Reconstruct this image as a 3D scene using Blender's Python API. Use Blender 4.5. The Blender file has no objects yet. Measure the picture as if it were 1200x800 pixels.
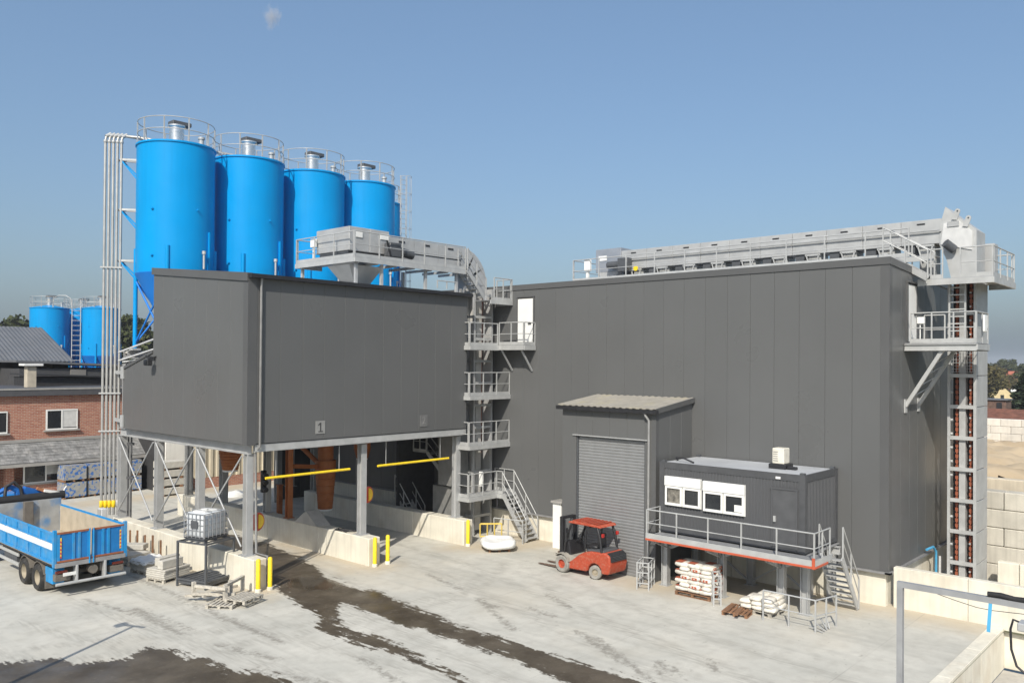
import bpy, math, random
import numpy as np
from mathutils import Vector, Matrix
random.seed(7); np.random.seed(7)
S = bpy.context.scene
COL = S.collection
R = math.radians

# ------------------------------------------------------------------ camera, sky, sun, exposure
# world axes: X runs along the loading building's long face, Y along the hall's long face
yaw, pit, rol = R(42.13), R(.49), R(.42)
fw = Vector((math.cos(pit)*math.cos(yaw), math.cos(pit)*math.sin(yaw), math.sin(pit)))
rt = Vector((math.sin(yaw), -math.cos(yaw), 0)); up = rt.cross(fw)
rt2 = rt*math.cos(rol)+up*math.sin(rol); up2 = -rt*math.sin(rol)+up*math.cos(rol)
cd = bpy.data.cameras.new('camera'); cam = bpy.data.objects.new('camera', cd); COL.objects.link(cam)
M4 = Matrix((( rt2.x, up2.x, -fw.x, 0), (rt2.y, up2.y, -fw.y, 0), (rt2.z, up2.z, -fw.z, 8.6), (0, 0, 0, 1)))
cam.matrix_world = M4
cd.sensor_width = 36; cd.lens = 975.0/1200*36
cd.shift_y = 16.34/1200
cd.clip_start = .3; cd.clip_end = 6000
S.camera = cam

SUN_AZ, SUN_EL = R(29.5), R(40)          # direction in which shadows fall, sun height
W = bpy.data.worlds.new('World'); S.world = W; W.use_nodes = True
wn = W.node_tree.nodes; wl = W.node_tree.links
sky = wn.new('ShaderNodeTexSky'); sky.sky_type = 'NISHITA'; sky.sun_disc = False
sky.sun_elevation = SUN_EL
sdir = Vector((-math.cos(SUN_AZ)*math.cos(SUN_EL), -math.sin(SUN_AZ)*math.cos(SUN_EL), math.sin(SUN_EL)))
sky.sun_rotation = math.atan2(sdir.x, sdir.y)
sky.altitude = 50; sky.air_density = 1.25; sky.dust_density = 3.5; sky.ozone_density = 5.5
bg = wn['Background']; bg.inputs['Strength'].default_value = .15
veil = wn.new('ShaderNodeMix'); veil.data_type = 'RGBA'; veil.inputs[0].default_value = .30     # thin even haze over the whole sky
veil.inputs[7].default_value = (1.65, 2.5, 3.55, 1)
wl.new(sky.outputs[0], veil.inputs[6]); wl.new(veil.outputs[2], bg.inputs['Color'])
sl = bpy.data.lights.new('sun', 'SUN'); sl.energy = 4.8; sl.angle = R(.55); sl.color = (1, .94, .84)
so = bpy.data.objects.new('sun', sl); COL.objects.link(so)
so.rotation_euler = sdir.to_track_quat('Z', 'Y').to_euler(); so.location = (0, 0, 60)
S.view_settings.view_transform = 'Standard'; S.view_settings.look = 'None'
S.view_settings.exposure = 0.0; S.view_settings.gamma = 1.0; S.view_settings.use_curve_mapping = False

# ------------------------------------------------------------------ materials
MATS = {}
def mat(name, col, rough=.6, metal=0., noise=.12, scale=3., bump=0., bscale=60., spec=.5, streak=0., rand=0., coat=0., col2=None, c2scale=1.2, c2amt=.5, trans=0., c2rng=(.5, .72)):
    if name in MATS: return MATS[name]
    m = bpy.data.materials.new(name); m.use_nodes = True; MATS[name] = m
    nt = m.node_tree; n = nt.nodes; l = nt.links
    b = n['Principled BSDF']
    b.inputs['Metallic'].default_value = metal
    b.inputs['Specular IOR Level'].default_value = spec
    if coat: b.inputs['Coat Weight'].default_value = coat; b.inputs['Coat Roughness'].default_value = .12
    if trans: b.inputs['Transmission Weight'].default_value = trans
    geo = n.new('ShaderNodeNewGeometry')
    pos = geo.outputs['Position']
    def nz(sc, det=4, dim=None, vec=None):
        t = n.new('ShaderNodeTexNoise'); t.inputs['Scale'].default_value = sc; t.inputs['Detail'].default_value = det
        l.new(vec or pos, t.inputs['Vector']); return t.outputs['Fac']
    def mixc(f, a, c2, mode='MIX'):
        x = n.new('ShaderNodeMix'); x.data_type = 'RGBA'; x.blend_type = mode
        for sck, v in ((0, f), (6, a), (7, c2)):
            if hasattr(v, 'links'): l.new(v, x.inputs[sck])
            elif sck == 0: x.inputs[0].default_value = v
            else: x.inputs[sck].default_value = (*v[:3], 1)
        return x.outputs[2]
    def rng(f, a, b2, c, d):
        x = n.new('ShaderNodeMapRange'); l.new(f, x.inputs[0])
        for i, v in enumerate((a, b2, c, d)): x.inputs[i+1].default_value = v
        return x.outputs[0]
    c = tuple(col)
    dark = tuple(v*(1-noise) for v in c); lite = tuple(min(1, v*(1+noise)) for v in c)
    f1 = nz(scale, 6)
    cc = mixc(rng(f1, .3, .7, 0, 1), dark, lite)
    if col2:
        cc = mixc(rng(nz(c2scale, 5), c2rng[0], c2rng[1], 0, c2amt), cc, col2)
    if streak:
        mp = n.new('ShaderNodeMapping'); mp.inputs['Scale'].default_value = (5, 5, .25); l.new(pos, mp.inputs[0])
        cc = mixc(rng(nz(1.3, 5, vec=mp.outputs[0]), .45, .75, 0, streak), cc, tuple(v*.45 for v in c))
    if rand:
        oi = n.new('ShaderNodeObjectInfo')
        cc = mixc(1.0, cc, (1, 1, 1), 'MULTIPLY')
        hv = n.new('ShaderNodeHueSaturation'); l.new(cc, hv.inputs['Color']); l.new(rng(oi.outputs['Random'], 0, 1, 1-rand, 1+rand), hv.inputs['Value']); cc = hv.outputs[0]
    l.new(cc, b.inputs['Base Color'])
    l.new(rng(nz(scale*1.7, 5), .3, .7, max(.03, rough-.1), min(1, rough+.1)), b.inputs['Roughness'])
    if bump:
        bp = n.new('ShaderNodeBump'); bp.inputs['Strength'].default_value = bump; bp.inputs['Distance'].default_value = .02
        l.new(nz(bscale, 5), bp.inputs['Height']); l.new(bp.outputs[0], b.inputs['Normal'])
    return m

CLAD = mat('grey_cladding', (.110, .112, .111), .36, 0, .04, .25, rand=.012, spec=.4)
CLADT = mat('grey_trim', (.092, .093, .093), .4, 0, .05, .6, spec=.4)
BACK = mat('dark_backing', (.03, .03, .031), .8)
GALV = mat('galvanised_steel', (.42, .425, .42), .5, .25, .10, 1.6, col2=(.33, .335, .34), c2scale=3, c2amt=.4)
GALVL = mat('galvanised_railing', (.44, .445, .435), .5, .25, .1, 2.5)
ALU = mat('aluminium_pipe', (.72, .72, .71), .4, .35, .06, 2)
ALUP = mat('dull_pipe', (.40, .395, .375), .42, .35, .1, 2)
STAIN = mat('stainless_filter', (.72, .72, .7), .22, .85, .05, 3)
BLUE = mat('blue_silo_paint', (.0, .27, .62), .42, 0, .05, .5, streak=.10, spec=.18, col2=(.005, .28, .60), c2scale=.7, c2amt=.5)
BLUED = mat('blue_steel_paint', (.004, .17, .58), .45, 0, .08, 1)
CONC = mat('pale_concrete', (.66, .625, .525), .88, 0, .08, 1.3, bump=.35, bscale=25, streak=.24, col2=(.48, .40, .29), c2scale=.9, c2amt=.5, rand=.04)
CONCG = mat('grey_concrete', (.42, .40, .36), .9, 0, .12, 1.5, bump=.35, bscale=25, streak=.3, rand=.05)
YEL = mat('yellow_paint', (.86, .62, .02), .5, 0, .08, 4, col2=(.5, .36, .05), c2scale=9, c2amt=.4)
YELF = mat('faded_yellow', (.62, .46, .10), .6, 0, .12, 6)
ORNG = mat('orange_paint', (.38, .12, .03), .6, 0, .2, 3, col2=(.25, .11, .05), c2scale=3)
ORCH = mat('orange_buckets', (.27, .075, .035), .6, 0, .15, 6)
RED = mat('red_paint', (.37, .062, .030), .5, 0, .1, 5, col2=(.40, .20, .14), c2scale=11, c2amt=.55, spec=.3)
REDP = mat('orange_red_primer', (.46, .09, .04), .55, 0, .1, 3)
WHITE = mat('white_paint', (.74, .74, .71), .45, 0, .04, 2)
WHITEP = mat('white_plastic_sheet', (.78, .78, .76), .55, 0, .06, 8, bump=.5, bscale=20)
BLACK = mat('black_steel', (.018, .018, .02), .5, 0, .2, 6)
RUB = mat('rubber', (.022, .021, .02), .85, 0, .2, 8, col2=(.12, .11, .09), c2scale=5, c2amt=.5)
RUBG = mat('dusty_grey_tyre', (.25, .24, .215), .9, 0, .2, 8)
GLASS = mat('dark_glass', (.02, .023, .026), .06, 0, .1, 1, spec=.8)
BLIND = mat('pale_blind', (.52, .52, .50), .7)
SHUT = mat('grey_shutter', (.245, .25, .25), .4, .2, .06, 3, streak=.12)
WOOD = mat('weathered_wood', (.40, .33, .24), .85, 0, .25, 9, rand=.15, bump=.3)
WOODG = mat('grey_weathered_wood', (.43, .40, .34), .88, 0, .2, 9, rand=.12, bump=.3)
WOODB = mat('brown_wood', (.22, .115, .06), .85, 0, .25, 9, rand=.2)
BAG = mat('white_sack_paper', (.66, .63, .56), .75, 0, .14, 7, bump=1.0, bscale=22, rand=.1, col2=(.45, .40, .32), c2scale=6, c2amt=.5)
BAGR = mat('red_sack_print', (.40, .10, .05), .75, 0, .1, 9)
TARM = mat('fibre_cement_roof', (.29, .27, .23), .85, 0, .12, 2, col2=(.36, .32, .20), c2scale=1.2, c2amt=.5)
SLATEROOF = mat('dark_sheet_roof', (.135, .14, .148), .55, .1, .1, .8, streak=.1)
DSHED = mat('dark_shed_wall', (.055, .055, .056), .7, 0, .2, .5)
LSHED = mat('grey_shed_panel', (.20, .19, .175), .7, 0, .1, .5)
CREAM = mat('cream_cladding', (.56, .50, .38), .65, 0, .12, 1, streak=.35)
CREAMW = mat('white_door_sheet', (.72, .70, .64), .6, 0, .06, 1, streak=.2)
LEADG = mat('lead_flashing', (.30, .29, .27), .7)
FLOOR = mat('grating', (.34, .345, .35), .55, .4, .1, 6)
TBLUE = mat('truck_blue', (.01, .23, .52), .45, 0, .1, 3, col2=(.16, .28, .40), c2scale=2.5, c2amt=.6, streak=.18)
TBED = mat('worn_bed_steel', (.34, .35, .35), .6, .2, .2, 2, col2=(.05, .22, .48), c2scale=1.8, c2amt=.8)
SANDL = mat('dusty_bed_floor', (.42, .36, .27), .9, 0, .15, 2)
CHASS = mat('dirty_chassis', (.14, .125, .105), .8, 0, .2, 4)
RIM = mat('dusty_rim', (.32, .28, .21), .7, .1, .15, 6)
REFL = mat('red_lamp', (.35, .02, .015), .3)
GRYST = mat('dark_grey_steel', (.085, .09, .097), .55, .2, .1, 5)
TANKM = mat('milky_plastic', (.56, .585, .60), .35, 0, .06, 3, spec=.4)
CAGE = mat('cage_bar', (.42, .43, .44), .45, .6)
STONEC = mat('precast_slab', (.47, .45, .40), .88, 0, .1, 5, bump=.25, rand=.06)
CABLE = mat('black_cable', (.02, .02, .022), .6)
LBLUE = mat('light_blue_strap', (.08, .36, .60), .5)
ROOFT = mat('brown_roof_tiles', (.16, .065, .04), .85, 0, .3, 2, bump=.6, bscale=8)
YGAB = mat('yellow_render', (.60, .49, .28), .85, 0, .08, 2)
SAND = mat('bare_sand', (.50, .39, .25), .95, 0, .14, .3, bump=.8, bscale=2.5, col2=(.36, .26, .15), c2scale=.22, c2amt=.7)
GRASS = mat('dry_verge', (.10, .105, .055), .95, 0, .35, .08, bump=.6, bscale=1.5, col2=(.22, .18, .11), c2scale=.03)
TRUNK = mat('bark', (.09, .07, .05), .9, 0, .3, 4)
SIGNR = mat('sign_red', (.55, .06, .03), .5); SIGNY = mat('sign_yellow', (.85, .55, .03), .5)
DIGIT = mat('dark_print', (.05, .05, .05), .6)
PLATE = mat('pale_number_plate', (.25, .25, .24), .6)
PLATED = mat('grey_number_plate', (.14, .14, .138), .55)
PIPEDK = mat('dark_pipe', (.09, .09, .093), .5, .2)
ACM = mat('cream_unit', (.66, .63, .54), .6)
SPOT = mat('white_print_wrap', (.30, .30, .285), .4, 0, .12, 6, col2=(.01, .12, .42), c2scale=5.5, c2amt=.9, c2rng=(.54, .58))
ROOFL = mat('pale_membrane_roof', (.42, .435, .45), .5, 0, .08, .8)

def leafmat(name, a, b):
    m = bpy.data.materials.new(name); m.use_nodes = True; n = m.node_tree.nodes; l = m.node_tree.links
    bs = n['Principled BSDF']; bs.inputs['Roughness'].default_value = .75; bs.inputs['Specular IOR Level'].default_value = .2
    at_ = n.new('ShaderNodeAttribute'); at_.attribute_name = 'tone'
    mx = n.new('ShaderNodeMix'); mx.data_type = 'RGBA'
    mx.inputs[6].default_value = (*a, 1); mx.inputs[7].default_value = (*b, 1)
    l.new(at_.outputs['Fac'], mx.inputs[0]); l.new(mx.outputs[2], bs.inputs['Base Color'])
    return m
LEAF = leafmat('leaf_dark_green', (.022, .032, .012), (.075, .085, .03))
LEAFO = leafmat('leaf_autumn_green', (.05, .048, .018), (.13, .11, .045))
LEAFC = leafmat('conifer_green', (.014, .024, .013), (.045, .06, .03))

def brickmat():
    m = bpy.data.materials.new('red_brick'); m.use_nodes = True; n = m.node_tree.nodes; l = m.node_tree.links
    b = n['Principled BSDF']; b.inputs['Roughness'].default_value = .9
    g = n.new('ShaderNodeNewGeometry'); sp = n.new('ShaderNodeSeparateXYZ'); l.new(g.outputs['Position'], sp.inputs[0])
    ad = n.new('ShaderNodeMath'); l.new(sp.outputs[0], ad.inputs[0]); l.new(sp.outputs[1], ad.inputs[1])
    cb = n.new('ShaderNodeCombineXYZ'); l.new(ad.outputs[0], cb.inputs[0]); l.new(sp.outputs[2], cb.inputs[1])
    t = n.new('ShaderNodeTexBrick'); l.new(cb.outputs[0], t.inputs['Vector'])
    t.inputs['Scale'].default_value = 1.0; t.inputs['Brick Width'].default_value = .30; t.inputs['Row Height'].default_value = .10
    t.inputs['Mortar Size'].default_value = .012; t.inputs['Bias'].default_value = -.1
    t.inputs['Color1'].default_value = (.30, .10, .062, 1); t.inputs['Color2'].default_value = (.42, .19, .12, 1); t.inputs['Mortar'].default_value = (.40, .31, .25, 1)
    bp = n.new('ShaderNodeBump'); bp.inputs['Strength'].default_value = .5; bp.inputs['Distance'].default_value = .02; bp.invert = True
    l.new(t.outputs['Fac'], bp.inputs['Height']); l.new(bp.outputs[0], b.inputs['Normal'])
    l.new(t.outputs[0], b.inputs['Base Color']); return m
BRICK = brickmat()

def yardmat():
    m = bpy.data.materials.new('yard_concrete'); m.use_nodes = True; nt = m.node_tree; n = nt.nodes; l = nt.links
    b = n['Principled BSDF']
    g = n.new('ShaderNodeNewGeometry'); pos = g.outputs['Position']
    def nz(sc, det=5, vec=None, rough=.55):
        t = n.new('ShaderNodeTexNoise'); t.inputs['Scale'].default_value = sc; t.inputs['Detail'].default_value = det; t.inputs['Roughness'].default_value = rough
        l.new(vec or pos, t.inputs['Vector']); return t.outputs['Fac']
    def rng(f, a, b2, c, d, smooth=False):
        x = n.new('ShaderNodeMapRange'); l.new(f, x.inputs[0])
        if smooth: x.interpolation_type = 'SMOOTHSTEP'
        for i, v in enumerate((a, b2, c, d)): x.inputs[i+1].default_value = v
        return x.outputs[0]
    def mixc(f, a, c2):
        x = n.new('ShaderNodeMix'); x.data_type = 'RGBA'
        for k, v in ((0, f), (6, a), (7, c2)):
            if hasattr(v, 'links'): l.new(v, x.inputs[k])
            else: x.inputs[k].default_value = v if k == 0 else (*v, 1)
        return x.outputs[2]
    def mth(op, a, b2=0.):
        x = n.new('ShaderNodeMath'); x.operation = op
        for k, v in ((0, a), (1, b2)):
            if hasattr(v, 'links'): l.new(v, x.inputs[k])
            else: x.inputs[k].default_value = v
        return x.outputs[0]
    def attr(nm):
        x = n.new('ShaderNodeAttribute'); x.attribute_name = nm; return x.outputs['Fac']
    base = mixc(rng(nz(.45), .3, .7, 0, 1), (.44, .43, .38), (.56, .54, .475))
    base = mixc(rng(nz(2.3), .45, .75, 0, .5), base, (.35, .33, .285))
    base = mixc(rng(nz(.16), .52, .7, 0, .5), base, (.52, .47, .375))
    base = mixc(rng(nz(30, 3), .55, .8, 0, .35), base, (.31, .30, .265))
    mp = n.new('ShaderNodeMapping'); mp.inputs['Scale'].default_value = (1.6, .10, 1); mp.inputs['Rotation'].default_value = (0, 0, R(8)); l.new(pos, mp.inputs[0])
    base = mixc(rng(nz(1.1, 6, mp.outputs[0]), .5, .8, 0, .5), base, (.30, .29, .255))
    # dust drifts near the walls
    base = mixc(rng(mth('ADD', attr('dust'), mth('MULTIPLY', mth('SUBTRACT', nz(1.2), .5), .9)), .25, .9, 0, .65), base, (.455, .375, .26))
    # slab joints
    sp = n.new('ShaderNodeSeparateXYZ'); l.new(pos, sp.inputs[0])
    def joint(o, per, off):
        fr = mth('FRACT', mth('DIVIDE', mth('ADD', o, off), per)); d = mth('MULTIPLY', mth('ABSOLUTE', mth('SUBTRACT', fr, .5)), per)
        return rng(d, .004, .022, 1, 0)
    j = mth('MULTIPLY', mth('MAXIMUM', joint(sp.outputs[0], 5.2, 1.3), joint(sp.outputs[1], 6.1, .4)), rng(nz(.5), .42, .6, .08, .45))
    base = mixc(j, base, (.25, .235, .21))
    # dark tyre scuffs
    sc = mth('ADD', attr('scuff'), mth('MULTIPLY', mth('SUBTRACT', nz(5, 6, rough=.7), .5), 2.2))
    base = mixc(rng(sc, .55, 1.0, 0, .6), base, (.15, .135, .11))
    # wet and muddy runs
    w = mth('ADD', attr('wet'), mth('ADD', mth('MULTIPLY', mth('SUBTRACT', nz(1.7, 6, rough=.65), .5), 1.0), mth('MULTIPLY', mth('SUBTRACT', nz(9, 4), .5), .4)))
    mq = n.new('ShaderNodeMapping'); mq.inputs['Scale'].default_value = (3.2, .45, 1); mq.inputs['Rotation'].default_value = (0, 0, R(-6)); l.new(pos, mq.inputs[0])
    w = mth('ADD', w, mth('MULTIPLY', mth('SUBTRACT', nz(1.6, 6, mq.outputs[0], .65), .5), 1.5))
    wf = rng(w, -.03, .14, 0, 1, True)
    tk = mth('MULTIPLY', attr('track'), rng(nz(3, 6, mq.outputs[0]), .4, .65, 0, 1))
    base = mixc(mth('MULTIPLY', tk, .42), base, (.20, .185, .155))
    spk = mth('MULTIPLY', rng(nz(3.3, 3), .66, .70, 0, .5), rng(nz(.35), .48, .6, 0, 1))
    base = mixc(spk, base, (.17, .15, .12))
    wet = mixc(rng(nz(1.1), .35, .65, 0, 1), (.060, .047, .031), (.108, .088, .062))
    wet = mixc(rng(nz(6), .6, .75, 0, .35), wet, (.30, .27, .22))
    base = mixc(wf, base, wet)
    l.new(base, b.inputs['Base Color'])
    pud = mth('MULTIPLY', wf, rng(mth('ADD', attr('puddle'), mth('MULTIPLY', mth('SUBTRACT', nz(1.5), .5), .5)), .15, .4, 0, 1))
    ro = n.new('ShaderNodeMix'); l.new(wf, ro.inputs[0]); ro.inputs[2].default_value = .9; l.new(rng(nz(.9), .35, .65, .28, .6), ro.inputs[3])
    ro2 = n.new('ShaderNodeMix'); l.new(pud, ro2.inputs[0]); l.new(ro.outputs[0], ro2.inputs[2]); ro2.inputs[3].default_value = .08
    l.new(ro2.outputs[0], b.inputs['Roughness'])
    bp = n.new('ShaderNodeBump'); bp.inputs['Distance'].default_value = .01; l.new(nz(18, 6), bp.inputs['Height'])
    l.new(mth('SUBTRACT', .35, mth('MULTIPLY', pud, .33)), bp.inputs['Strength'])
    l.new(bp.outputs[0], b.inputs['Normal'])
    return m
YARD = yardmat()

# ------------------------------------------------------------------ mesh helpers
LOC = {}
class MB:
    def __init__(s): s.v = []; s.f = []
    def add(s, vs, fs):
        o = len(s.v); s.v += [tuple(p) for p in vs]; s.f += [tuple(i+o for i in f) for f in fs]; return s
    def box(s, x0, x1, y0, y1, z0, z1):
        vs = [(x, y, z) for z in (z0, z1) for y in (y0, y1) for x in (x0, x1)]
        return s.add(vs, [(0, 2, 3, 1), (4, 5, 7, 6), (0, 1, 5, 4), (2, 6, 7, 3), (0, 4, 6, 2), (1, 3, 7, 5)])
    def cbox(s, x0, x1, y0, y1, z0, z1, c=.01):
        # box with chamfered edges
        X = (x0, x1); Y = (y0, y1); Z = (z0, z1); vs = []; idx = {}
        for i in (0, 1):
            for j in (0, 1):
                for k in (0, 1):
                    p = (X[i], Y[j], Z[k]); d = [c if q == 0 else -c for q in (i, j, k)]
                    for a in range(3):
                        q = [p[b]+(0 if b == a else d[b]) for b in range(3)]
                        idx[i, j, k, a] = len(vs); vs.append(q)
        fs = []
        g = lambda i, j, k, a: idx[i, j, k, a]
        for t in (0, 1):
            fs.append([g(t, 0, 0, 0), g(t, 1, 0, 0), g(t, 1, 1, 0), g(t, 0, 1, 0)])
            fs.append([g(0, t, 0, 1), g(1, t, 0, 1), g(1, t, 1, 1), g(0, t, 1, 1)])
            fs.append([g(0, 0, t, 2), g(1, 0, t, 2), g(1, 1, t, 2), g(0, 1, t, 2)])
        for a_ in (0, 1):
            for b_ in (0, 1):
                fs.append([g(a_, b_, 0, 0), g(a_, b_, 1, 0), g(a_, b_, 1, 1), g(a_, b_, 0, 1)])
                fs.append([g(a_, 0, b_, 0), g(a_, 1, b_, 0), g(a_, 1, b_, 2), g(a_, 0, b_, 2)])
                fs.append([g(0, a_, b_, 1), g(1, a_, b_, 1), g(1, a_, b_, 2), g(0, a_, b_, 2)])
        for i in (0, 1):
            for j in (0, 1):
                for k in (0, 1): fs.append([g(i, j, k, 0), g(i, j, k, 1), g(i, j, k, 2)])
        cx = Vector(((x0+x1)/2, (y0+y1)/2, (z0+z1)/2)); out = []
        for f in fs:
            P = [Vector(vs[i]) for i in f]; nrm = (P[1]-P[0]).cross(P[2]-P[0]); m = sum(P, Vector())/len(P)
            out.append(f if nrm.dot(m-cx) > 0 else f[::-1])
        return s.add(vs, out)
    def frame(s, p, q, up=(0, 0, 1)):
        p = Vector(p); q = Vector(q); d = (q-p).normalized(); u = Vector(up)
        if abs(d.dot(u)) > .98: u = Vector((1, 0, 0))
        sd = d.cross(u).normalized(); u = sd.cross(d); return p, q, d, sd, u
    def beam(s, p, q, w, h, up=(0, 0, 1)):
        p, q, d, sd, u = s.frame(p, q, up); vs = []
        for e in (p, q):
            for a, b in ((-1, -1), (1, -1), (1, 1), (-1, 1)): vs.append(e+sd*a*w/2+u*b*h/2)
        return s.add(vs, [(0, 1, 2, 3), (7, 6, 5, 4), (0, 4, 5, 1), (1, 5, 6, 2), (2, 6, 7, 3), (3, 7, 4, 0)])
    def ibeam(s, p, q, w, h, t=.02, up=(0, 0, 1)):
        p, q, d, sd, u = s.frame(p, q, up)
        s.beam(p+u*(h/2-t/2), q+u*(h/2-t/2), w, t, u); s.beam(p-u*(h/2-t/2), q-u*(h/2-t/2), w, t, u)
        s.beam(p, q, t*.8, h-2*t, u); return s
    def tube(s, p, q, r, n=8, r2=None, caps=True):
        p, q, d, sd, u = s.frame(p, q); r2 = r if r2 is None else r2; vs = []
        for e, rr in ((p, r), (q, r2)):
            for i in range(n):
                a = 2*math.pi*i/n; vs.append(e+sd*math.cos(a)*rr+u*math.sin(a)*rr)
        fs = [(i, (i+1) % n, n+(i+1) % n, n+i) for i in range(n)]
        if caps: fs += [tuple(range(n))[::-1], tuple(range(n, 2*n))]
        return s.add(vs, fs)
    def path(s, pts, r, n=6):
        pts = [Vector(p) for p in pts]; vs = []; fs = []; u = None
        for i, p in enumerate(pts):
            d = ((pts[min(i+1, len(pts)-1)]-pts[max(i-1, 0)])).normalized()
            if u is None:
                u = Vector((0, 0, 1)) if abs(d.z) < .9 else Vector((1, 0, 0))
            sd = d.cross(u)
            if sd.length < 1e-4: sd = d.cross(Vector((1, .3, 0)))
            sd.normalize(); u = sd.cross(d)
            for k in range(n):
                a = 2*math.pi*k/n; vs.append(p+sd*math.cos(a)*r+u*math.sin(a)*r)
        for i in range(len(pts)-1):
            for k in range(n): fs.append((i*n+k, i*n+(k+1) % n, (i+1)*n+(k+1) % n, (i+1)*n+k))
        fs += [tuple(range(n))[::-1], tuple(range((len(pts)-1)*n, len(pts)*n))]
        return s.add(vs, fs)
    def prism(s, poly, axis, a0, a1):
        # polygon given in the two other axes (order x,y,z) extruded along axis
        def mk(p, a):
            if axis == 'X': return (a, p[0], p[1])
            if axis == 'Y': return (p[0], a, p[1])
            return (p[0], p[1], a)
        n = len(poly); vs = [mk(p, a0) for p in poly]+[mk(p, a1) for p in poly]
        fs = [tuple(range(n)), tuple(range(n, 2*n))[::-1]]+[(i, n+i, n+(i+1) % n, (i+1) % n) for i in range(n)]
        return s.add(vs, fs)
    def lathe(s, prof, n=32, c=(0, 0, 0), a0=0, a1=2*math.pi, capends=False):
        full = abs(a1-a0-2*math.pi) < 1e-6; m = n if full else n+1; vs = []; fs = []
        for r, z in prof:
            for i in range(m):
                a = a0+(a1-a0)*i/n; vs.append((c[0]+r*math.cos(a), c[1]+r*math.sin(a), c[2]+z))
        for k in range(len(prof)-1):
            for i in range(n):
                j = (i+1) % m; fs.append((k*m+i, k*m+j, (k+1)*m+j, (k+1)*m+i))
        return s.add(vs, fs)
    def disc(s, c, r, axis, t, n=24):
        c = Vector(c); ax = Vector(axis).normalized(); return s.tube(c-ax*t/2, c+ax*t/2, r, n)
    def build(s, name, m, parent=None, smooth=None, kind=None, bevel=0, label=None, fix=True):
        me = bpy.data.meshes.new(name)
        off = LOC.get(parent.name, Vector()) if parent else Vector()
        if not parent and fix and s.v:
            a = np.array(s.v); off = Vector(((a[:, 0].min()+a[:, 0].max())/2, (a[:, 1].min()+a[:, 1].max())/2, a[:, 2].min()))
        me.from_pydata([(p[0]-off.x, p[1]-off.y, p[2]-off.z) for p in s.v], [], s.f)
        import bmesh
        bm = bmesh.new(); bm.from_mesh(me); bmesh.ops.recalc_face_normals(bm, faces=bm.faces); bm.to_mesh(me); bm.free()
        if smooth is not None:
            me.polygons.foreach_set('use_smooth', [True]*len(me.polygons)); me.set_sharp_from_angle(angle=R(smooth))
        me.materials.append(m)
        o = bpy.data.objects.new(name, me); COL.objects.link(o)
        if parent: o.parent = parent; LOC[o.name] = LOC[parent.name]
        else: o.location = off; LOC[o.name] = off.copy()
        if kind: o['kind'] = kind
        if label: o['label'] = label
        if bevel:
            bv = o.modifiers.new('Bevel', 'BEVEL'); bv.width = bevel; bv.segments = 2; bv.limit_method = 'ANGLE'; bv.angle_limit = R(40)
        return o
def tag(o, label, cat, group=None):
    o['label'] = label; o['category'] = cat
    if group: o['group'] = group
    return o
def thing(name, label, cat, loc=(0, 0, 0), group=None):
    o = bpy.data.objects.new(name, None); o.empty_display_size = .3; COL.objects.link(o); o.location = loc; LOC[o.name] = Vector(loc)
    return tag(o, label, cat, group)
def struct(o): o['kind'] = 'structure'; return o
def copy_tree(o, parent=None):
    c = o.copy(); COL.objects.link(c); c.parent = parent
    for ch in list(o.children): copy_tree(ch, c)
    return c
def clone(o, parent, dloc):
    # a part that shares its mesh with an alike part, moved by dloc
    c = o.copy(); COL.objects.link(c); c.parent = parent; c.location = Vector(o.location)+Vector(dloc)
    LOC[c.name] = LOC[o.name]
    return c
def text(body, size, parent, m, loc, rot, name='digit'):
    cu = bpy.data.curves.new('t', 'FONT'); cu.body = body; cu.size = size; cu.extrude = .004; cu.align_x = 'CENTER'; cu.align_y = 'CENTER'
    t = bpy.data.objects.new('t', cu); COL.objects.link(t)
    dg = bpy.context.evaluated_depsgraph_get(); me = bpy.data.meshes.new_from_object(t.evaluated_get(dg))
    bpy.data.objects.remove(t); me.materials.clear(); me.materials.append(m)
    o = bpy.data.objects.new(name, me); COL.objects.link(o); o.parent = parent
    o.location = Vector(loc)-LOC[parent.name]; o.rotation_euler = rot; return o
def panel(cs, nrm, t=.08, ch=.008, gap=.003):
    # cladding panel: four corners in a plane, thickness along nrm, chamfered edges
    cs = [Vector(c) for c in cs]; nrm = Vector(nrm).normalized(); m = sum(cs, Vector())/4
    def inset(d):
        out = []
        for i in range(4):
            a = (cs[(i+1) % 4]-cs[i]).normalized(); b = (cs[i-1]-cs[i]).normalized()
            out.append(cs[i]+a*d+b*d)
        return out
    i1 = inset(gap); i2 = inset(gap+ch)
    vs = [p for p in i1]+[p+nrm*(t-ch) for p in i1]+[p+nrm*t for p in i2]
    fs = [(8, 9, 10, 11)]
    for i in range(4):
        j = (i+1) % 4; fs += [(i, j, 4+j, 4+i), (4+i, 4+j, 8+j, 8+i)]
    mb = MB(); mb.add(vs, fs); return mb

def railing(pts, h=1.1, step=1.4, r=.022, toe=True, mid=(.5,), skip0=False, name='railing', parent=None, m=None):
    mb = MB(); pts = [Vector(p) for p in pts]
    for a, b in zip(pts[:-1], pts[1:]):
        L = (b-a).length; n = max(1, round(L/step))
        for i in range(1 if skip0 else 0, n+1):
            p = a.lerp(b, i/n); mb.beam(p, p+Vector((0, 0, h)), .045, .045)
        u = Vector((0, 0, 1))
        mb.tube(a+u*h, b+u*h, r*1.15, 8)
        for k in mid: mb.tube(a+u*h*k, b+u*h*k, r*.85, 6)
        if toe: mb.beam(a+u*.08, b+u*.08, .012, .15)
    return mb.build(name, m or GALVL, parent, smooth=50)

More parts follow.
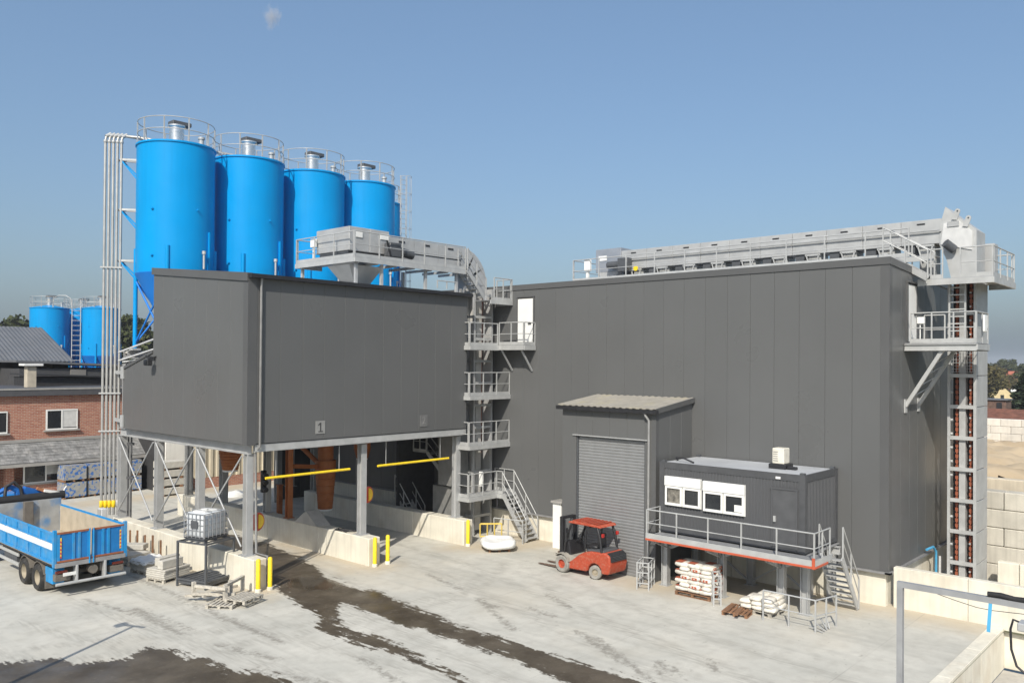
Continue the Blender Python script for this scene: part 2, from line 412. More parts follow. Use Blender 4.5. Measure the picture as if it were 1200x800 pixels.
def stairs(parent, p0, p1, width, side, m=GALV, rail=True, nstep=None, both=True):
    # p0 bottom centre, p1 top centre
    p0 = Vector(p0); p1 = Vector(p1); sd = Vector(side).normalized(); run = p1-p0
    n = nstep or max(3, round(run.z/.2)); st = None
    hd = Vector((run.x, run.y, 0)).normalized()
    for s_ in (-1, 1):
        mb = MB(); mb.beam(p0+sd*s_*width/2, p1+sd*s_*width/2, .05, .22); mb.build('stringer', m, parent)
    for i in range(n):
        c = p0.lerp(p1, (i+.6)/n)
        if st is None:
            mb = MB(); mb.beam(c-sd*(width/2-.03), c+sd*(width/2-.03), .26, .035); st = mb.build('step', m, parent); c0 = c
        else: clone(st, parent, c-c0)
    if rail:
        for s_ in ((-1, 1) if both else (1,)):
            mb = MB(); k = max(2, round(run.length/1.1))
            for i in range(k+1):
                p = p0.lerp(p1, i/k)+sd*s_*(width/2+.03); mb.beam(p, p+Vector((0, 0, 1.05)), .045, .045)
            a = p0+sd*s_*(width/2+.03); b = p1+sd*s_*(width/2+.03); z = Vector((0, 0, 1))
            mb.tube(a+z*1.05, b+z*1.05, .026, 8); mb.tube(a+z*.55, b+z*.55, .02, 6)
            mb.build('handrail', GALVL, parent, smooth=50)

# ------------------------------------------------------------------ ground
PIT = (19.0, 31.0, -9.0, 6.32)
def ground():
    mb = MB(); B = 4000.; x0, x1, y0, y1 = PIT; z = -.06
    for a, b, c, d in ((-B, x0, -B, B), (x1, B, -B, B), (x0, x1, -B, y0), (x0, x1, y1, B)):
        mb.add([(a, c, z), (b, c, z), (b, d, z), (a, d, z)], [(0, 1, 2, 3)])
    struct(mb.build('ground', GRASS, fix=False))
    mb = MB(); mb.box(x0, x1, y0, y1, -1.5, -1.3); struct(mb.build('pit_floor', CONCG))
ground()
WET1 = [(20.93, 40.74), (21.25, 38.56), (21.49, 35.33), (21.04, 31.99), (20.59, 30.08), (20.01, 28.21), (19.63, 26.34), (19.53, 25.4), (20.04, 24.52), (19.72, 23.87), (19.48, 21.52), (19.06, 19.01), (19.21, 17.29), (19.16, 15.07), (19.16, 13.7), (19.12, 12.21), (18.91, 11.35), (17.39, 12.96), (17.69, 13.9), (17.83, 15.39), (18.0, 16.2), (17.94, 17.52), (17.95, 19.82), (17.86, 22.52), (17.99, 24.28), (17.28, 23.41), (16.51, 22.6), (16.65, 20.35), (16.36, 18.05), (16.01, 15.95), (15.77, 14.93), (15.32, 15.42), (15.78, 16.37), (15.97, 18.36), (15.71, 20.21), (15.67, 22.48), (16.5, 23.68), (16.92, 25.7), (17.3, 27.4), (17.8, 28.99), (18.61, 31.09), (19.37, 36.06)]
WET2 = [(6.79, 27.31), (7.87, 26.65), (9.04, 25.81), (9.35, 25.08), (10.01, 24.67), (10.72, 24.33), (11.33, 24.85), (11.77, 23.85), (11.92, 22.36), (12.07, 21.23), (12.71, 20.09), (12.79, 19.11), (12.26, 17.27), (9.5, 15.79), (6.65, 17.32), (4.03, 21.65)]
SCUFF = [((12.44, 28.94), (12.53, 25.3)), ((12.77, 29.02), (12.93, 25.37)), ((21.83, 21.34), (19.98, 17.92)), ((21.53, 20.41), (21.43, 19.91)), ((21.37, 16.46), (20.33, 14.35)), ((21.18, 15.8), (20.08, 13.99)), ((20.76, 12.97), (19.97, 12.37)), ((20.64, 12.51), (20.3, 12.11)), ((21.96, 12.0), (21.27, 11.46)), ((12.8, 23.51), (13.36, 21.13)), ((12.55, 20.91), (13.23, 18.65)), ((22.16, 19.15), (22.01, 17.87)), ((23.98, 19.89), (23.15, 18.1)), ((22.84, 25.25), (22.2, 22.61)), ((18.01, 14.46), (17.74, 13.85)), ((11.96, 31.37), (12.43, 28.24)), ((14.37, 29.17), (14.23, 23.74)), ((15.04, 19.54), (14.63, 17.16)), ((14.55, 33.9), (14.25, 22.31)), ((21.17, 15.46), (19.45, 12.48))]
def yard():
    xs = np.arange(-2, 62.01, .25); ys = np.arange(6.72, 57, .25)
    gx, gy = np.meshgrid(xs, ys); P = np.stack([gx.ravel(), gy.ravel()], 1)
    nx, ny = len(xs), len(ys)
    v = np.zeros((len(P), 3)); v[:, :2] = P
    i = np.arange(nx*ny).reshape(ny, nx)
    f = np.stack([i[:-1, :-1].ravel(), i[:-1, 1:].ravel(), i[1:, 1:].ravel(), i[1:, :-1].ravel()], 1)
    def segd(a, b):
        a = np.array(a); b = np.array(b); d = b-a; t = np.clip(((P-a)@d)/(d@d), 0, 1); return np.hypot(*(P-a-t[:, None]*d).T)
    def sdf(poly):
        ins = np.zeros(len(P), bool); D = np.full(len(P), 1e9)
        for a, b in zip(poly, poly[1:]+poly[:1]):
            D = np.minimum(D, segd(a, b))
            c = (a[1] > P[:, 1]) != (b[1] > P[:, 1])
            xi = (b[0]-a[0])*(P[:, 1]-a[1])/(b[1]-a[1]+1e-12)+a[0]; ins ^= c & (P[:, 0] < xi)
        return np.where(ins, D, -D)
    wet = np.clip(np.maximum(sdf(WET1), sdf(WET2)), -1.5, 1.5)
    sc = np.zeros(len(P))
    for a, b in SCUFF: sc = np.maximum(sc, 1-segd(a, b)/.42)
    dust = np.zeros(len(P))
    for a, b in (((31, 9.5), (31, 27)), ((31, 6), (31, 10)), ((27.6, 18), (30.6, 11)), ((16.6, 28), (16.6, 38)), ((22, 28), (22, 34)), ((27.5, 27.6), (31, 25)), ((20, 52), (36, 52))):
        dust = np.maximum(dust, 1-segd(a, b)/2.6)
    trk = np.zeros(len(P))
    for ln in (((24.8, 31), (24.2, 25), (22.2, 18), (20.4, 11), (19.5, 7)), ((19.6, 32), (18.8, 24), (17.8, 16), (17.0, 8)), ((12.6, 31), (13.2, 25), (14.4, 18), (16.4, 9)), ((26.0, 21.5), (24.2, 17.5), (22.6, 12), (22, 7)), ((8.5, 30), (10.5, 22), (13.5, 14), (15, 9)), ((25.6, 24), (22, 22), (15, 23), (8, 27))):
        for off in (-.95, .95):
            q = [(a[0]+off, a[1]+off*.25) for a in ln]
            for a, b in zip(q[:-1], q[1:]): trk = np.maximum(trk, 1-segd(a, b)/.34)
    pud = np.clip(1-np.hypot((P[:, 0]-18.9)/1.3, (P[:, 1]-27.4)/1.7), -1, 1)
    me = bpy.data.meshes.new('concrete_yard'); me.from_pydata(v.tolist(), [], f.tolist())
    for nm, a in (('wet', wet), ('scuff', np.clip(sc, 0, 1)), ('dust', np.clip(dust, 0, 1)), ('puddle', pud), ('track', np.clip(trk*1.6, 0, 1))):
        at_ = me.attributes.new(nm, 'FLOAT', 'POINT'); at_.data.foreach_set('value', a.astype(np.float32))
    me.materials.append(YARD); o = bpy.data.objects.new('concrete_yard', me); COL.objects.link(o); struct(o)
yard()

# ------------------------------------------------------------------ production hall
HX, HY0, HY1, HX1 = 31.0, 9.97, 45.1, 42.0
def hz(x): return 12.42-.056*(x-HX)       # roof falls away from the yard
hall = thing('production_hall', 'large dark grey clad factory hall with pale concrete plinth', 'building', (HX, HY0, 0))
mb = MB(); mb.add([(HX+.02, HY0+.02, 1.2), (HX1, HY0+.02, 1.2), (HX1, HY1, 1.2), (HX+.02, HY1, 1.2), (HX+.02, HY0+.02, hz(HX)-.1), (HX1, HY0+.02, hz(HX1)-.1), (HX1, HY1, hz(HX1)-.1), (HX+.02, HY1, hz(HX)-.1)],
    [(3, 2, 1, 0), (4, 5, 6, 7), (0, 1, 5, 4), (1, 2, 6, 5), (2, 3, 7, 6), (3, 0, 4, 7)]); mb.build('core_wall', BACK, hall)
mb = MB(); mb.box(HX+.14, HX1, HY0+.14, HY1, -.4, 1.19); mb.build('plinth_core', CONCG, hall)
# precast plinth panels
y = HY0+.05; first = None
while y < HY1-.1:
    w = min(3.0, HY1-y); mb = MB(); mb.cbox(HX+.04, HX+.18, y+.008, y+w-.008, -.35, 1.2, .012); mb.build('plinth_panel', CONC, hall); y += w
x = HX+.185
while x < HX1-.2:
    w = min(3.0, HX1-x); mb = MB(); mb.cbox(x+.008, x+w-.008, HY0+.05, HY0+.19, -.35, 1.2, .012); mb.build('plinth_panel', CONC, hall); x += w
# cladding panels, long face (one metre modules) and end face
ztop = 12.2
p0 = None; y = HY0+.22
k = 0
while y < HY1-.05:
    w = 1.0
    if p0 is None: p0 = panel([(HX, y+w, 1.26), (HX, y, 1.26), (HX, y, ztop), (HX, y+w, ztop)], (-1, 0, 0)).build('wall_panel', CLAD, hall)
    else: clone(p0, hall, (0, k, 0))
    k += 1; y += w
x = HX+.22
while x < HX1:
    w = 1.0; panel([(x, HY0, 1.26), (x+w, HY0, 1.26), (x+w, HY0, hz(x+w)-.2), (x, HY0, hz(x)-.2)], (0, -1, 0)).build('wall_panel', CLAD, hall); x += w
mb = MB(); mb.box(HX-.085, HX+.0, HY0-.0, HY0+.22, 1.26, ztop); mb.box(HX-.085, HX+.22, HY0-.085, HY0-.0, 1.26, ztop); mb.build('corner_trim', CLADT, hall)
# roof edge caps
mb = MB(); mb.box(HX-.12, HX+.25, HY0+.25, HY1, ztop+.0, 12.46); mb.build('roof_edge', CLADT, hall)
mb = MB(); mb.prism([(HX-.12, 12.2), (HX1, hz(HX1)-.2), (HX1, hz(HX1)+.04), (HX-.12, 12.465)], 'Y', HY0-.12, HY0+.25); mb.build('roof_edge', CLADT, hall)
mb = MB(); mb.prism([(HX+.2, hz(HX)-.14), (HX1, hz(HX1)-.14), (HX1, hz(HX1)-.06), (HX+.2, hz(HX)-.06)], 'Y', HY0+.24, HY1); mb.build('roof', ROOFL, hall)
mb = MB(); mb.box(HX-.17, HX+.02, HY0-.17, HY1, 1.19, 1.262); mb.box(HX-.17, HX1, HY0-.17, HY0+.02, 1.188, 1.264); mb.build('base_flashing', mat('flashing', (.22, .22, .22), .5), hall)
def white_door(a0, a1, z0, z1, face):
    mb = MB()
    if face == 'X': mb.box(HX-.115, HX-.04, a0, a1, z0, z1)
    else: mb.box(a0, a1, HY0-.115, HY0-.04, z0, z1)
    d = mb.build('door', WHITE, hall)
    mb = MB()
    if face == 'X':
        mb.box(HX-.14, HX-.06, a0-.07, a0, z0, z1+.07); mb.box(HX-.14, HX-.06, a1, a1+.07, z0, z1+.07); mb.box(HX-.16, HX-.06, a0-.09, a1+.09, z1+.07, z1+.13)
        hm = MB(); hm.box(HX-.17, HX-.115, a0+.12, a0+.3, z0+1.0, z0+1.05)
    else:
        mb.box(a0-.07, a0, HY0-.14, HY0-.06, z0, z1+.07); mb.box(a1, a1+.07, HY0-.14, HY0-.06, z0, z1+.07); mb.box(a0-.09, a1+.09, HY0-.17, HY0-.06, z1+.07, z1+.13)
        hm = MB(); hm.box(a1-.3, a1-.12, HY0-.17, HY0-.115, z0+1.0, z0+1.05)
    mb.build('door_frame', CLADT, d); hm.build('door_handle', BLACK, d)
white_door(26.56, 27.56, 9.5, 11.75, 'X')
white_door(32.88, 33.9, 9.5, 11.62, 'Y')
# annex with roller shutter
AX, AY0, AY1, AZ = 28.32, 17.85, 22.5, 6.75
mb = MB(); mb.box(AX+.03, HX-.09, AY0+.03, AY1-.03, 0, AZ-.08); mb.build('annex_core', BACK, hall)
DY0, DY1, DZ = 18.3, 21.75, 5.5
for (a, b, z0, z1) in ((AY0, DY0, .02, AZ), (DY1, AY1, .02, AZ)):
    panel([(AX, b, z0), (AX, a, z0), (AX, a, z1), (AX, b, z1)], (-1, 0, 0), t=.16).build('annex_panel', CLAD, hall)
for i in range(4):
    a = DY0+i*(DY1-DY0)/4; b = DY0+(i+1)*(DY1-DY0)/4
    panel([(AX, b, DZ+.06), (AX, a, DZ+.06), (AX, a, AZ), (AX, b, AZ)], (-1, 0, 0), t=.16).build('annex_panel', CLAD, hall)
for i in range(3):
    a = AX+.0+i*(HX-.1-AX)/3; b = AX+(i+1)*(HX-.1-AX)/3
    panel([(a, AY0, .02), (b, AY0, .02), (b, AY0, AZ+.02+.11*(b-AX)), (a, AY0, AZ+.02+.11*(a-AX))], (0, -1, 0), t=.08).build('annex_panel', CLAD, hall)
    panel([(b, AY1, .02), (a, AY1, .02), (a, AY1, AZ+.02), (b, AY1, AZ+.02)], (0, 1, 0), t=.08).build('annex_panel', CLAD, hall)
mb = MB(); mb.box(AX-.19, AX-.0, AY0-.085, AY0+.12, .02, AZ); mb.build('annex_corner_trim', CLADT, hall)
mb = MB(); mb.beam((AX-.19, DY0-.15, DZ+.05), (AX-.19, DY1+.15, DZ+.05), .07, .04); mb.build('lintel_flashing', GALV, hall)
# corrugated roof
mb = MB(); n = 62; vs = []; fs = []
ya, yb = AY0-.22, AY1+.12
for i in range(n+1):
    yy = ya+(yb-ya)*i/n; dz = (.0, .026, .026, .0)[i % 4]
    vs += [(AX-.34, yy, AZ+.06+dz), (HX-.12, yy, AZ+.42+dz), (AX-.34, yy, AZ+.03+dz), (HX-.12, yy, AZ+.39+dz)]
for i in range(n):
    o = 4*i; fs += [(o, o+4, o+5, o+1), (o+2, o+3, o+7, o+6), (o, o+2, o+6, o+4)]
mb.add(vs, fs); mb.build('annex_roof', TARM, hall)
mb = MB(); mb.box(AX-.44, AX-.28, AY0-.25, AY1+.15, AZ-.13, AZ+.03); mb.build('annex_gutter', BLACK, hall)
mb = MB(); mb.beam((AX-.35, AY0-.2, AZ-.02), (HX-.12, AY0-.2, AZ+.34), .05, .2); mb.build('verge_trim', CLADT, hall)
mb = MB(); mb.path([(AX-.36, AY0+.35, AZ-.1), (AX-.36, AY0+.3, AZ-.22), (AX-.25, AY0+.22, AZ-.4), (AX-.25, AY0+.22, .1)], .05, 8); mb.build('downpipe', mat('grey_pipe', (.27, .27, .265), .5), hall, smooth=50)
# shutter
sh = MB(); sh.box(AX-.014, AX+.02, DY0, DY1, 0, DZ); sh = sh.build('roller_shutter', SHUT, hall)
s0 = None; ns = 44; hh = (DZ-.04)/ns
for i in range(ns):
    z = .02+i*hh
    if s0 is None:
        mb = MB(); mb.prism([(AX-.018, z+.004), (AX-.03, z+.02), (AX-.037, z+hh*.5), (AX-.03, z+hh-.02), (AX-.018, z+hh-.002)], 'Y', DY0, DY1); s0 = mb.build('slat', SHUT, sh)
    else: clone(s0, sh, (0, 0, i*hh))
for yy in (DY0, DY1):
    mb = MB(); mb.box(AX-.1, AX+.0, yy-.06, yy+.06, 0, DZ); mb.build('guide_rail', GRYST, sh)

# ------------------------------------------------------------------ loading building on posts
LX0, LX1, LY0, LY1, LZ0, LZ1 = 16.65, 28.2, 28.5, 36.3, 5.42, 11.75
def lz(y): return LZ1+.15+.09*(y-LY0)
ld = thing('loading_building', 'dark grey clad loading bay raised on galvanised posts over two lanes', 'building', (LX0, LY0, 0))
mb = MB(); mb.prism([(LY0+.03, LZ0), (39.3, LZ0), (39.3, 8.2), (LY1+.0, 8.95), (LY1, lz(LY1)-.12), (LY0+.03, lz(LY0)-.12)], 'X', LX0+.03, LX1-.03); mb.build('core', BACK, ld)
x = LX0+.30; pp = None; kx = 0
nlp = 11; wlp = (LX1-.02-x)/nlp
for i in range(nlp):
    if pp is None: pp = panel([(x, LY0, LZ0+.02), (x+wlp, LY0, LZ0+.02), (x+wlp, LY0, LZ1), (x, LY0, LZ1)], (0, -1, 0)).build('wall_panel', CLAD, ld)
    else: clone(pp, ld, (i*wlp, 0, 0))
ne = 8; we = (LY1-LY0-.25)/ne
for i in range(ne):
    a = LY0+.25+i*we; b = a+we
    panel([(LX0, b, LZ0), (LX0, a, LZ0), (LX0, a, lz(a)-.2), (LX0, b, lz(b)-.2)], (-1, 0, 0), gap=.003, ch=.006).build('wall_panel', CLAD, ld)
def lz2(y): return 9.02-.253*(y-LY1)
for i in range(3):
    a = LY1+i*1.02; b = a+1.02
    panel([(LX0, b, LZ0), (LX0, a, LZ0), (LX0, a, lz2(a)-.1), (LX0, b, lz2(b)-.1)], (-1, 0, 0), gap=.003, ch=.006).build('wall_panel', CLAD, ld)
for i in range(8):
    a = LY0+.0+i*.97; b = a+.97
    panel([(LX1, a, LZ0), (LX1, b, LZ0), (LX1, b, lz(b)-.2), (LX1, a, lz(a)-.2)], (1, 0, 0)).build('wall_panel', CLAD, ld)
mb = MB(); mb.box(LX0-.09, LX0+.0, LY0, LY0+.25, LZ0-.02, LZ1); mb.box(LX0-.09, LX0+.30, LY0-.09, LY0, LZ0-.02, LZ1); mb.build('corner_trim', CLADT, ld)
mb = MB(); mb.prism([(LY0-.1, lz(LY0)-.3), (LY1+.1, lz(LY1)-.24), (LY1+.1, lz(LY1)+.06), (LY0-.1, lz(LY0)+.02)], 'X', LX0-.14, LX0+.1); mb.build('verge_trim', CLADT, ld)
mb = MB(); mb.prism([(LY0-.3, lz(LY0)-.12), (LY1+.1, lz(LY1)-.06), (LY1+.1, lz(LY1)+.02), (LY0-.3, lz(LY0)-.04)], 'X', LX0+.11, LX1+.1); mb.build('roof', ROOFL, ld)
mb = MB(); mb.box(LX0-.1, LX1+.12, LY0-.36, LY0-.1, LZ1-.02, LZ1+.13); mb.build('gutter', BLACK, ld)
mb = MB(); mb.prism([(LY1, lz2(LY1)-.12), (39.42, lz2(39.42)-.12), (39.42, lz2(39.42)), (LY1, lz2(LY1))], 'X', LX0-.13, LX1); mb.build('lean_to_roof', CLADT, ld)
mb = MB(); mb.path([(LX0+.42, LY0-.2, LZ1), (LX0+.42, LY0-.2, LZ1-.15), (LX0+.42, LY0-.17, LZ1-.3), (LX0+.42, LY0-.17, LZ0-.1), (LX0+.40, LY0+.1, LZ0-.3), (LX0+.50, LY0+.15, 1.25), (LX0+.68, LY0-.35, 1.17), (LX0+.68, LY0-.42, .3)], .048, 8); mb.build('downpipe', mat('zinc_pipe', (.27, .27, .265), .5, .2), ld, smooth=50)
# galvanised edge beam under the long face and slab
mb = MB(); mb.ibeam((LX0+.3, LY0+.08, 5.26), (LX1, LY0+.08, 5.26), .16, .30, .03); mb.beam((LX0+.3, LY0-.03, 5.27), (LX1, LY0-.03, 5.27), .02, .28); mb.build('edge_beam', GALVL, ld)
for xx in (16.93, 22.35, 28.0):
    mb = MB(); mb.ibeam((xx, LY0+.2, 5.2), (xx, 40.4 if xx < 17 else 43.2, 5.2), .24, .36, .03); mb.build('cross_beam', GALV, ld)
# posts
pj = None
for xx in (16.93, 22.35, 28.0):
    for yy in (28.9, 36.4, 43.0):
        if xx < 17 and yy > 40: continue
        if pj is None:
            mb = MB(); mb.ibeam((xx, yy, 1.17), (xx, yy, 5.05), .28, .30, .03, up=(0, 1, 0)); mb.box(xx-.26, xx+.26, yy-.26, yy+.26, 1.15, 1.18); pj = mb.build('post', GALV, ld); pq = (xx, yy)
        else: clone(pj, ld, (xx-pq[0], yy-pq[1], 0))
clone(pj, ld, (0, 32.65-28.9, 0)); clone(pj, ld, (0, 40.2-28.9, 0))
yb_ = [28.9, 32.65, 36.4, 40.2]
for a, b in zip(yb_[:-1], yb_[1:]):
    for (za, zb) in ((1.5, 4.95), (4.95, 1.5)):
        mb = MB(); mb.tube((16.72, a+.12, za), (16.72, b-.12, zb), .035, 8); mb.build('brace', GALV, ld, smooth=50)
# number plates
def plate(px_, pz, n, mp, dm):
    mb = MB(); mb.cbox(px_-.23, px_+.23, LY0-.105, LY0-.082, pz-.26, pz+.26, .006); p = mb.build('number_plate', mp, ld)
    if n == '1':
        mb = MB(); a, b = LY0-.111, LY0-.1055
        mb.prism([(px_-.03, pz-.15), (px_+.03, pz-.15), (px_+.03, pz+.19), (px_-.02, pz+.19), (px_-.11, pz+.12), (px_-.11, pz+.065), (px_-.03, pz+.115)], 'Y', a, b); mb.prism([(px_-.11, pz-.19), (px_+.11, pz-.19), (px_+.11, pz-.15), (px_-.11, pz-.15)], 'Y', a, b); mb.build('digit', dm, p)
    else: text(n, .46, p, dm, (px_, LY0-.112, pz), (R(90), 0, 0))
plate(19.85, 5.92, '1', PLATE, DIGIT); plate(25.45, 5.92, '2', PLATED, mat('faint_print', (.19, .19, .185), .6))
# hanging height limit bars
def height_bar(x0, x1, lab):
    t = thing('height_bar', lab, 'height bar', ((x0+x1)/2, 28.7, 3.95), 'height limit bars')
    mb = MB(); mb.tube((x0, 28.7, 4.05), (x1, 28.7, 4.05), .052, 12); mb.build('bar', YEL, t, smooth=50)
    for xx in (x0+.45, x1-.55):
        mb = MB(); mb.tube((xx, 28.7, 4.1), (xx, 28.7, 5.1), .014, 6); mb.build('hanger', GALVL, t)
# lamp on the end wall
fl = thing('floodlight', 'small black floodlight on grey end wall of loading building', 'lamp', (16.55, 36.05, 8.5))
mb = MB(); mb.cbox(16.12, 16.34, 35.85, 36.2, 8.35, 8.62, .02); mb.build('housing', BLACK, fl)
mb = MB(); mb.beam((16.58, 36.0, 8.75), (16.2, 36.0, 8.62), .06, .05); mb.beam((16.56, 36.1, 8.65), (16.45, 36.75, 8.75), .05, .12); mb.build('bracket', BLACK, fl)
mb = MB(); mb.box(16.09, 16.12, 35.88, 36.17, 8.38, 8.59); mb.build('lens', GLASS, fl)

# concrete lane walls
def lane_wall(x0, x1, y0, y1, lab, ramp=None):
    t = thing('lane_wall', lab, 'concrete wall', ((x0+x1)/2, y0, 0), 'concrete walls beside the loading lanes')
    yy = y0; k = 0
    while yy < y1-.05:
        w = min(4.2 if k else 3.6, y1-yy); mb = MB(); mb.cbox(x0, x1, yy+.006, yy+w-.006, -.2, 1.15, .03); mb.build('wall_section', CONC, t); yy += w; k += 1
    return t
lane_wall(16.65, 17.22, 28.0, 40.5, 'pale concrete kerb wall under end posts of loading building, behind the liquid tank')
w2 = lane_wall(22.0, 22.62, 27.95, 45.0, 'pale concrete kerb wall between the two loading lanes under middle post')
w3 = lane_wall(27.55, 28.15, 27.9, 41.0, 'pale concrete kerb wall at right lane edge beside elevator stairs')
mb = MB(); mb.prism([(31.6, 1.16), (33.4, 1.16), (32.5, 1.75)], 'X', 21.95, 22.66); mb.build('ramp_cap', CONCG, w2)
pth = [(22.3+.22*math.cos(a*.9), 29.9+.5*math.sin(a*.73)+.1*a*.1, 1.17+.012*(a % 3)) for a in range(26)]
mb = MB(); mb.path(pth, .018, 5); tag(mb.build('hose', CABLE), 'loose black hose lying on top of the middle lane wall', 'hose')
# hanging things in the lanes
height_bar(17.55, 21.55, 'longer looking yellow height bar hanging left of the middle post')
height_bar(23.05, 27.3, 'yellow height bar hanging right of the middle post before dark wall')
def chute(x, y, z0, z1, r, lab):
    t = thing('loading_chute', lab, 'chute', (x, y, z0), 'orange loading chutes')
    mb = MB(); mb.lathe([(r*.62, z0), (r*.7, z0), (r, z1-.5), (r, z1)], 28, (x, y, 0)); mb.build('bellows', ORNG, t, smooth=40)
    for k in range(6):
        z = z0+.05+(z1-.6-z0)*k/5; rr = r*(.7+.3*k/5)+.012; mb = MB(); mb.lathe([(rr-.02, z-.02), (rr+.012, z), (rr-.02, z+.02)], 28, (x, y, 0)); mb.build('ring', ORNG, t, smooth=40)
    mb = MB(); mb.lathe([(r*.60, z0-.08), (r*.66, z0-.08), (r*.66, z0+.02)], 24, (x, y, 0)); mb.build('spout_lip', WHITEP, t, smooth=40)
    mb = MB(); mb.tube((x, y, z1), (x, y, 5.3), r*.75, 20); mb.build('inlet', ORNG, t, smooth=40)
    mb = MB(); mb.tube((x-.2, y+.3, z1-.2), (x-1.6, y+1.6, 5.3), .12, 10); mb.build('dust_pipe', ORNG, t, smooth=40)
chute(25.0, 35.3, 1.15, 3.6, .52, 'large orange cone shaped loading chute hanging in lane 2')
chute(26.3, 34.0, 3.7, 4.7, .42, 'short orange chute partly hidden behind the middle post')
chute(19.7, 35.2, 3.6, 4.9, .5, 'brown orange chute in lane 1 behind the front corner post')
op = thing('orange_post', 'orange painted steel post standing on the middle lane wall', 'post', (22.3, 34.4, 1.15))
mb = MB(); mb.ibeam((22.3, 34.4, 1.17), (22.3, 34.4, 5.02), .26, .26, .03, up=(0, 1, 0)); mb.build('column', ORNG, op)
mb = MB(); mb.box(22.1, 22.5, 34.2, 34.6, 1.15, 1.175); mb.build('base_plate', ORNG, op)
mb = MB(); mb.beam((22.3, 34.4, 3.6), (24.5, 35.3, 3.3), .14, .2); mb.build('arm', ORNG, op)
sb = thing('short_post', 'short orange brown post in lane 2 beside chute', 'post', (24.2, 38.2, 0)); mb = MB(); mb.cbox(24.08, 24.32, 38.08, 38.32, 0, 2.1, .02); mb.build('shaft', ORNG, sb); mb = MB(); mb.box(24.05, 24.35, 38.05, 38.35, 2.1, 2.14); mb.build('cap', ORNG, sb)
def round_sign(x, y, z, lab):
    t = thing('round_sign', lab, 'sign', (x, y, z), 'round lane signs')
    mb = MB(); mb.disc((x, y, z), .36, (.25, -1, 0), .03, 32); mb.build('red_ring', SIGNR, t)
    mb = MB(); mb.prism([(.28*math.cos(a)+.03, .28*math.sin(a)) for a in [R(-90+i*15) for i in range(13)]], 'Y', -.02, .0)
    o = mb.build('yellow_half', SIGNY, None, fix=False); o.parent = t; o.location = (.0, -.018, 0); o.rotation_euler = (0, 0, R(14))
    mb = MB(); mb.beam((x-.3, y+.02, z), (x-.05, y+.02, z), .03, .03); mb.build('bracket', GRYST, t)
round_sign(17.55, 29.25, 2.3, 'round red and yellow sign on front corner post at lane 1')
round_sign(22.95, 29.25, 2.75, 'round red and yellow sign on middle post at lane 2')
sg = thing('signal_lamp', 'black signal lamp on dark post at back of lane 1', 'signal', (21.9, 35.6, 2.3))
mb = MB(); mb.cbox(21.55, 21.78, 35.5, 35.7, 2.3, 3.35, .02); mb.build('housing', BLACK, sg)
for z in (2.48, 2.82, 3.15):
    mb = MB(); mb.tube((21.66, 35.5, z), (21.62, 35.28, z-.03), .12, 12); mb.build('visor', BLACK, sg)
# bollards
def bollard(x, y, lab, square=False):
    t = thing('bollard', lab, 'bollard', (x, y, 0), 'yellow bollards at the lane entrances')
    mb = MB(); mb.lathe([(.085, .0), (.085, 1.17), (.06, 1.22), (0.001, 1.235)], 16, (x, y, 0)); mb.build('post', YEL, t, smooth=40)
    mb = MB(); mb.lathe([(.12, 0), (.115, .1), (.086, .12)], 16, (x, y, 0)); mb.build('foot', CONC, t, smooth=40)
bollard(16.72, 27.78, 'yellow bollard left of lane 1 next to wooden pallet')
bollard(17.2, 27.75, 'yellow bollard standing free at wet patch beside lane 1')
bollard(22.15, 27.72, 'yellow bollard against end of the middle lane wall')
bollard(22.84, 27.72, 'yellow bollard right of the middle lane wall')
bollard(27.62, 27.68, 'yellow bollard against end of the right lane wall')

